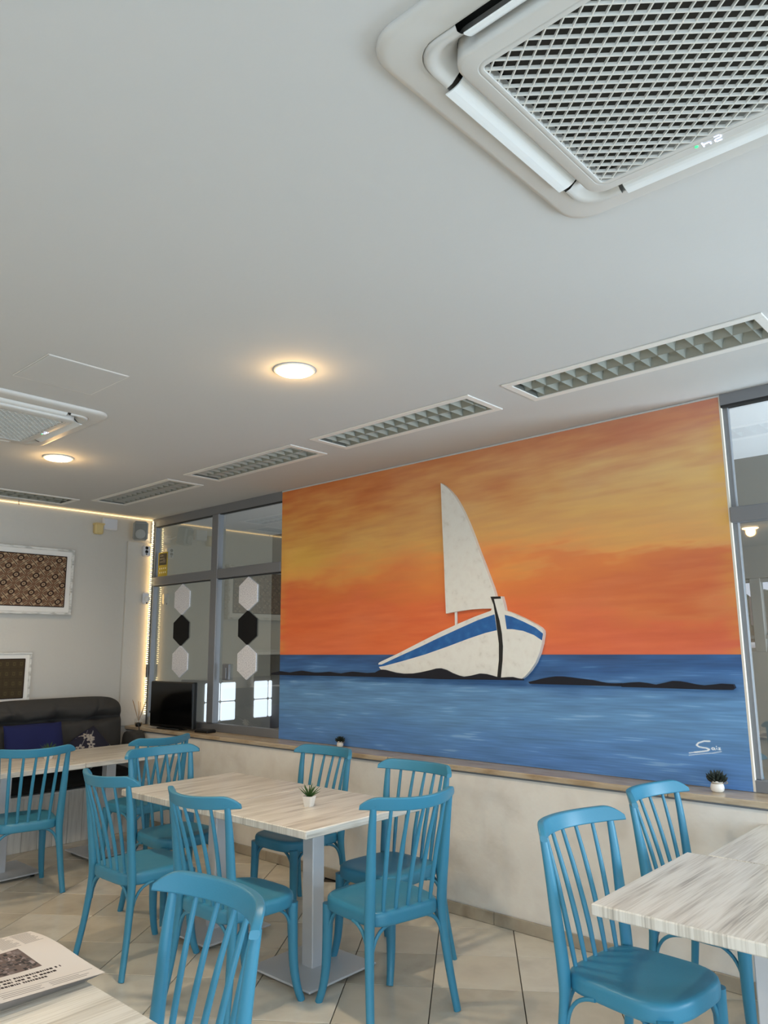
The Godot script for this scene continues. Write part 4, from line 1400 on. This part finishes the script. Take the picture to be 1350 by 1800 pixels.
func succulent(at, label, k):
	var p = thing("potted_succulent", label, "plant", at, 0.4, "succulents on the sill")
	obj("pot", lathe(ST(), [Vector2(0.0005, 0.0), Vector2(0.034, 0.0), Vector2(0.046, 0.012), Vector2(0.05, 0.034), Vector2(0.045, 0.058), Vector2(0.036, 0.066), Vector2(0.045, 0.078), Vector2(0.049, 0.084), Vector2(0.043, 0.084), Vector2(0.034, 0.07), Vector2(0.0005, 0.07)], 28), M.pot_white, p)
	obj("tie", lathe(ST(), [Vector2(0.036, 0.062), Vector2(0.041, 0.064), Vector2(0.041, 0.069), Vector2(0.036, 0.071)], 24), M.rope, p)
	var bow = ST()
	for s in [-1.0, 1.0]:
		tube(bow, spline([Vector3(0.04, 0.066, 0.0), Vector3(0.062, 0.078, s * 0.012), Vector3(0.075, 0.07, s * 0.016), Vector3(0.06, 0.062, s * 0.006), Vector3(0.042, 0.064, 0)], 4), 0.0016, 5)
	obj("bow", bow, M.rope, p)
	var st = ST()
	var r = RandomNumberGenerator.new()
	r.seed = 5
	for ringk in 4:
		var cnt = [5, 8, 11, 12][ringk]
		for i in cnt:
			var a: float = TAU * i / cnt + ringk * 0.4 + r.randf() * 0.3
			var el: float = [1.25, 0.95, 0.62, 0.3][ringk] + r.randf() * 0.12
			var ln: float = [0.075, 0.08, 0.075, 0.06][ringk]
			var d = Vector3(cos(a) * cos(el), sin(el), sin(a) * cos(el))
			var b = Vector3(0, 0.075, 0) + Vector3(cos(a), 0, sin(a)) * 0.008 * ringk
			tube(st, [b, b + d * ln * 0.35, b + d * ln * 0.7 + Vector3(0, 0.004, 0), b + d * ln + Vector3(0, 0.012, 0)], [0.005, 0.011, 0.010, 0.001], 6, 0.55)
	obj("leaves", st, M.leaf_dark, p)
	p.scale = Vector3.ONE * k


func aloe(at, label, k = 1.0):
	var p = thing("potted_aloe", label, "plant", at, 0.3)
	# square-ish tapered pot with softened corners
	var rings = []
	for q in [[0.030, 0.0], [0.032, 0.004], [0.045, 0.075], [0.046, 0.08], [0.042, 0.08], [0.040, 0.068]]:
		rings.append(rsq(q[0], q[0] * 0.35, q[1], 4))
	obj("pot", loft(ST(), rings, false), M.pot_white, p)
	obj("soil", lathe(ST(), [Vector2(0.0005, 0.066), Vector2(0.036, 0.066), Vector2(0.036, 0.071), Vector2(0.0005, 0.072)], 12), M.soil, p)
	obj("pot_base", box(ST(), Vector3(0, 0.002, 0), Vector3(0.055, 0.004, 0.055), 0.001), M.pot_white, p)
	var st = ST()
	var r = RandomNumberGenerator.new()
	r.seed = 9
	for i in 22:
		var a = i * 2.4
		var el = 1.45 - 0.045 * i
		var ln = 0.085 + r.randf() * 0.022
		var d = Vector3(cos(a) * cos(el), sin(el), sin(a) * cos(el))
		var o = Vector3(cos(a), 0, sin(a))
		var b = Vector3(0, 0.07, 0) + o * 0.006
		tube(st, [b, b + d * ln * 0.4, b + d * ln * 0.75 + o * 0.006, b + d * ln + o * 0.016 + Vector3(0, 0.004, 0)], [0.005, 0.0055, 0.0035, 0.0006], 5, 0.6)
	obj("leaves", st, M.leaf_green, p)
	p.scale = Vector3.ONE * k


# ---------------------------------------------------------------- tables
func make_table(label, at, sx, sz, col_at_off = Vector2.ZERO):
	var t = thing("pedestal_table", label, "table", at, 0.0, "whitewashed pedestal tables")
	uvo = Vector2(rng.randf() * 3.0, rng.randf() * 3.0)
	obj("tabletop", box(ST(), Vector3(0, 0.732, 0), Vector3(sx, 0.036, sz), 0.004, Basis(), 1), M.whitewash, t)
	var ox = col_at_off.x
	var oz = col_at_off.y
	obj("column", box(ST(), Vector3(ox, 0.368, oz), Vector3(0.078, 0.69, 0.078), 0.004), M.pedestal, t)
	obj("base_plate", box(ST(), Vector3(ox, 0.024, oz), Vector3(0.44, 0.010, 0.44), 0.003), M.pedestal, t)
	obj("top_plate", box(ST(), Vector3(ox, 0.7105, oz), Vector3(0.3, 0.006, 0.3), 0.001), M.pedestal, t)
	for s in [[-1, -1], [1, -1], [1, 1], [-1, 1]]:
		obj("foot", lathe(ST(), [Vector2(0.0005, 0.0), Vector2(0.015, 0.0), Vector2(0.016, 0.006), Vector2(0.01, 0.019), Vector2(0.0005, 0.019)], 12, Vector3(ox + s[0] * 0.17, 0, oz + s[1] * 0.17)), M.rubber, t)
	return t


func build_tables():
	make_table("whitewashed table with the spiky potted plant, in the middle of the room", Vector3(-3.05, 0, -2.79), 0.80, 0.80, Vector2(0.07, 0.05))
	make_table("whitewashed table pushed against the left side of the one with the plant", Vector3(-3.855, 0, -2.79), 0.80, 0.80, Vector2(0.07, 0.05))
	make_table("whitewashed table before the bench, nearest the stone sill", Vector3(-5.83, 0, -3.16), 0.80, 0.80)
	make_table("whitewashed table before the bench, at the left edge of the picture", Vector3(-5.81, 0, -2.35), 0.80, 0.80)
	make_table("pale whitewashed table in the right foreground", Vector3(-0.85, 0, -2.735), 0.80, 0.80)
	make_table("pale whitewashed table against the low wall, behind the right foreground one", Vector3(-0.775, 0, -3.48), 0.80, 0.68)
	make_table("whitewashed table in the lower left corner under the newspaper", Vector3(-1.93, 0, -0.61), 0.80, 0.80)
	aloe(Vector3(-3.05, 0.75, -2.77), "spiky green plant in a white tapered pot on the middle table", 0.64)
	aloe(Vector3(-5.86, 0.75, -2.68), "small green plant on the bench table behind the leftmost chair", 0.7)
	newspaper()


func newspaper():
	var o = thing("newspaper", "folded newspaper lying on the lower left table, corner over its edge", "newspaper", Vector3(-2.10, 0.751, -0.86), deg_to_rad(0))
	# sheets: x from the fold to the loose edge, z along the page width
	var w = 0.43
	var d = 0.36
	var img = Image.create(384, 320, false, Image.FORMAT_RGB8)
	img.fill(Color(0.86, 0.83, 0.80))
	var r = RandomNumberGenerator.new()
	r.seed = 77
	var ink = Color(0.30, 0.28, 0.28)
	# columns of grey body type at the top of the page
	for c in 6:
		for l in 16:
			var y = 6 + l * 5
			img.fill_rect(Rect2i(8 + c * 62, y, 50 + r.randi_range(-12, 5), 2), ink.lerp(Color(0.86, 0.83, 0.8), 0.5))
	# photograph of a crowd
	img.fill_rect(Rect2i(40, 96, 250, 110), Color(0.42, 0.36, 0.34))
	for k in 260:
		var q = Vector2i(r.randi_range(42, 280), r.randi_range(98, 196))
		var tone = r.randf_range(0.16, 0.7)
		img.fill_rect(Rect2i(q.x, q.y, r.randi_range(3, 12), r.randi_range(3, 12)).intersection(Rect2i(40, 96, 250, 110)), Color(tone, tone * 0.9, tone * 0.88))
	# headline: three heavy rows of letter-like marks
	for l in 3:
		var x = 30
		while x < 330 - l * 30:
			var ww = r.randi_range(3, 8)
			img.fill_rect(Rect2i(x, 226 + l * 15, ww, 8), Color(0.16, 0.11, 0.11))
			x += ww + (7 if r.randf() < 0.2 else 2)
	img.fill_rect(Rect2i(10, 284, 364, 1), ink)
	for c in 3:
		for l in 3: img.fill_rect(Rect2i(12 + c * 120, 292 + l * 7, 96 + r.randi_range(-20, 6), 2), ink.lerp(Color(0.86, 0.83, 0.8), 0.4))
	var nm = mat("newsprint", Color.WHITE, 0.9)
	nm.albedo_texture = ImageTexture.create_from_image(img)
	mat("newsprint_plain", Color(0.84, 0.81, 0.78), 0.9)
	for s in 4:
		var st = ST()
		var nx = 16
		var nz = 14
		var rows = []
		for i in nx + 1:
			var row = []
			for j in nz + 1:
				var u = float(i) / nx
				var v = float(j) / nz
				var lift: float = 0.004 + s * 0.0035 + 0.008 * s / 3.0 * sin(u * PI * 0.9) + 0.012 * pow(v, 3.0) * (s / 3.0) + 0.004 * sin(u * 6.0 + v * 3.0) * (s / 3.0)
				row.append(Vector3((u - 0.5) * (w - 0.006 * (3 - s)) - 0.004 * (3 - s), lift, (v - 0.5) * d + 0.006 * (3 - s)))
			rows.append(row)
		for i in nx:
			for j in nz:
				var a: Vector3 = rows[i][j]
				var b: Vector3 = rows[i + 1][j]
				var c: Vector3 = rows[i + 1][j + 1]
				var e: Vector3 = rows[i][j + 1]
				var f = func(ii, jj): return Vector2(1.0 - float(jj) / nz, float(ii) / nx)
				var quads = [[a, f.call(i, j)], [e, f.call(i, j + 1)], [c, f.call(i + 1, j + 1)], [b, f.call(i + 1, j)]]
				var n: Vector3 = (e - a).cross(b - a).normalized()
				for k in [0, 2, 1, 0, 3, 2]: vert(st, quads[k][0], n, quads[k][1])
				for k in [0, 1, 2, 0, 2, 3]: vert(st, quads[k][0] - Vector3(0, 0.0006, 0), -n, Vector2(0.01, 0.99))
		obj("sheet", st, nm if s == 3 else M.newsprint_plain, o)


# ---------------------------------------------------------------- chairs
func seat_ring(inset, y, n = 44):
	var out = PackedVector3Array()
	for j in n:
		var a = TAU * j / n
		var c = cos(a)
		var s = sin(a)          # s > 0: rear (+z)
		var e = 2.0 / (3.2 if s < 0.0 else 5.0)
		var ux = signf(c) * pow(absf(c), e)
		var uz = signf(s) * pow(absf(s), e)
		var hw = lerpf(0.222, 0.192, (uz + 1.0) * 0.5) - inset
		var hd = 0.212 - inset
		out.append(Vector3(ux * hw, y, uz * hd + 0.002))
	return out


func rail_z(x):
	return 0.326 - 0.112 * pow(x / 0.26, 2.0)


func make_chair():
	var t = thing("dining_chair", "", "chair", Vector3.ZERO, 0.0, "turquoise spindle-back chairs")
	var m = M.chair_blue
	var rings = []
	for q in [[0.19, 0.414], [0.03, 0.412], [0.016, 0.403], [0.006, 0.401], [0.001, 0.405], [0.0, 0.415], [0.0, 0.440], [0.003, 0.451], [0.009, 0.457], [0.018, 0.460], [0.045, 0.4595], [0.075, 0.456], [0.12, 0.453], [0.19, 0.452]]:
		rings.append(seat_ring(q[0], q[1]))
	obj("seat", loft(ST(), rings), m, t)
	for s in [-1.0, 1.0]:
		var fp = spline([Vector3(s * 0.176, 0.415, -0.165), Vector3(s * 0.178, 0.30, -0.166), Vector3(s * 0.182, 0.15, -0.172), Vector3(s * 0.190, 0.06, -0.186), Vector3(s * 0.200, 0.0, -0.204)])
		obj("front_leg", tube(ST(), fp, ramp([0.0255, 0.0235, 0.0205, 0.018, 0.0165], fp.size()), 14), m, t)
		var rp = spline([Vector3(s * 0.232, 0.0, 0.238), Vector3(s * 0.214, 0.18, 0.208), Vector3(s * 0.200, 0.36, 0.188), Vector3(s * 0.198, 0.46, 0.188), Vector3(s * 0.203, 0.62, 0.204), Vector3(s * 0.209, 0.78, 0.222), Vector3(s * 0.213, 0.888, 0.239)])
		obj("rear_post", tube(ST(), rp, ramp([0.0175, 0.0195, 0.0225, 0.0255, 0.0235, 0.0195, 0.0145], rp.size()), 14, 0.78, Vector3.RIGHT), m, t)
	for i in 5:
		var f = (i - 2) / 2.0
		var xb = f * 0.128
		var xt = f * 0.148
		var sp = spline([Vector3(xb, 0.445, 0.190 - 0.004 * f * f), Vector3(lerpf(xb, xt, 0.3), 0.58, lerpf(0.19, rail_z(xt) - 0.012, 0.22)), Vector3(lerpf(xb, xt, 0.65), 0.73, lerpf(0.19, rail_z(xt) - 0.012, 0.57)), Vector3(xt, 0.882, rail_z(xt) - 0.012)], 5)
		obj("spindle", tube(ST(), sp, ramp([0.0085, 0.0112, 0.0105, 0.0078], sp.size()), 10, 0.8, Vector3.RIGHT), m, t)
	# top rail, bowed backwards, its ends cut down to a point
	rings = []
	var ns = 48
	for i in ns + 1:
		var x = 0.258 * (2.0 * i / ns - 1.0)
		var q = absf(x) / 0.258
		var lo = 0.870 + 0.012 * q * q
		var hi = 0.927 + 0.012 * q * q - 0.037 * pow(maxf(0.0, (q - 0.74) / 0.26), 2.3)
		var th = 0.0125
		var z = rail_z(x) - 0.012
		var c = Vector3(x, (lo + hi) * 0.5, z + ((lo + hi) * 0.5 - 0.9) * 0.28)
		var tg = Vector3(1, 0, -2.0 * 0.112 * x / (0.26 * 0.26)).normalized()
		var nz = Vector3.UP.cross(tg) * -1.0
		var up = Vector3(0, 1, 0.28).normalized()
		var hh = (hi - lo) * 0.5
		var rr = minf(0.006, hh * 0.6)
		var ring = PackedVector3Array()
		for k in [[1, 1], [-1, 1], [-1, -1], [1, -1]]:
			var st_a = [0.0, PI / 2, PI, 3 * PI / 2][[[1, 1], [-1, 1], [-1, -1], [1, -1]].find(k)]
			for w in 3:
				var a: float = st_a + PI / 2 * w / 2.0
				ring.append(c + nz * (k[0] * (th - rr) + cos(a) * rr) + up * (k[1] * (hh - rr) + sin(a) * rr))
		rings.append(ring)
	var rail = obj("top_rail", loft(ST(), rings), m, t)
	for s in [-1.0, 1.0]:
		var x: float = s * 0.213
		obj("screw_hole", lathe(ST(), [Vector2(0.0005, 0.0008), Vector2(0.0042, 0.0008), Vector2(0.0042, -0.003)], 10, Vector3(x, 0.899, rail_z(x) - 0.012 + 0.0125 + 0.0005), Basis(Vector3.UP, atan2(-(-2.0 * 0.112 * x / (0.26 * 0.26)), 1.0)) * Basis(Vector3.RIGHT, PI / 2)), M.screw_dark, rail)
	# bent brackets under the seat, two to a leg
	var legs = [[Vector3(-0.178, 0, -0.166), Vector3(1, 0, 0), Vector3(-0.01, 0, 1)], [Vector3(0.178, 0, -0.166), Vector3(-1, 0, 0), Vector3(0.01, 0, 1)], [Vector3(-0.203, 0, 0.192), Vector3(1, 0, 0), Vector3(0.03, 0, -1)], [Vector3(0.203, 0, 0.192), Vector3(-1, 0, 0), Vector3(-0.03, 0, -1)]]
	for l in legs:
		for k in [1, 2]:
			var d: Vector3 = l[k].normalized()
			var pts = []
			var p0: Vector3 = l[0] + Vector3(0, 0.275, 0) + d * 0.010
			var p1: Vector3 = l[0] + Vector3(0, 0.40, 0) + d * 0.018
			var p2: Vector3 = l[0] + Vector3(0, 0.407, 0) + d * 0.125
			for i in 11:
				var f = i / 10.0
				pts.append(p0.lerp(p1, f).lerp(p1.lerp(p2, f), f))
			obj("bracket", tube(ST(), pts, 0.0085, 8, 0.8), m, t)
	return t


func build_chairs():
	var g = "turquoise spindle-back chairs"
	var spots = [
		[Vector2(-5.39, -2.31), Vector2(-0.98, -0.2), "turquoise chair at the left edge of the picture, facing the bench"],
		[Vector2(-3.80, -2.29), Vector2(0, -1), "turquoise chair on the near side of the middle tables, at their left half"],
		[Vector2(-2.985, -2.29), Vector2(0.0, -1), "turquoise chair on the near side of the middle tables, by the plant"],
		[Vector2(-4.25, -2.78), Vector2(1.0, 0.04), "turquoise chair at the left end of the middle tables, facing the plant"],
		[Vector2(-5.29, -3.13), Vector2(-0.997, 0.07), "turquoise chair facing the bench, close to the low wall"],
		[Vector2(-3.65, -3.21), Vector2(-0.01, 1.0), "turquoise chair between the middle tables and the wall, below the tiny succulent"],
		[Vector2(-2.78, -3.07), Vector2(-0.02, 1.0), "turquoise chair between the table with the plant and the mural wall"],
		[Vector2(-2.476, -2.69), Vector2(-0.98, -0.19), "turquoise chair at the right end of the middle tables, seen from behind"],
		[Vector2(-1.79, -1.03), Vector2(-0.09, 0.996), "bright turquoise chair at the bottom of the picture, nearest the camera"],
		[Vector2(-1.235, -2.66), Vector2(0.994, 0.11), "turquoise chair in the right foreground, seat turned to the pale table"],
		[Vector2(-1.25, -3.41), Vector2(0.998, 0.05), "turquoise chair by the low wall, behind the right foreground chair"]]
	var c0 = null
	for s in spots:
		var at = Vector3(s[0].x, 0, s[0].y)
		var turn = atan2(-s[1].x, -s[1].y)
		if c0 == null:
			c0 = make_chair()
			c0.position = at
			c0.rotation.y = turn
			c0.set_meta("label", s[2])
		else:
			dup(c0, at, turn, s[2], g)
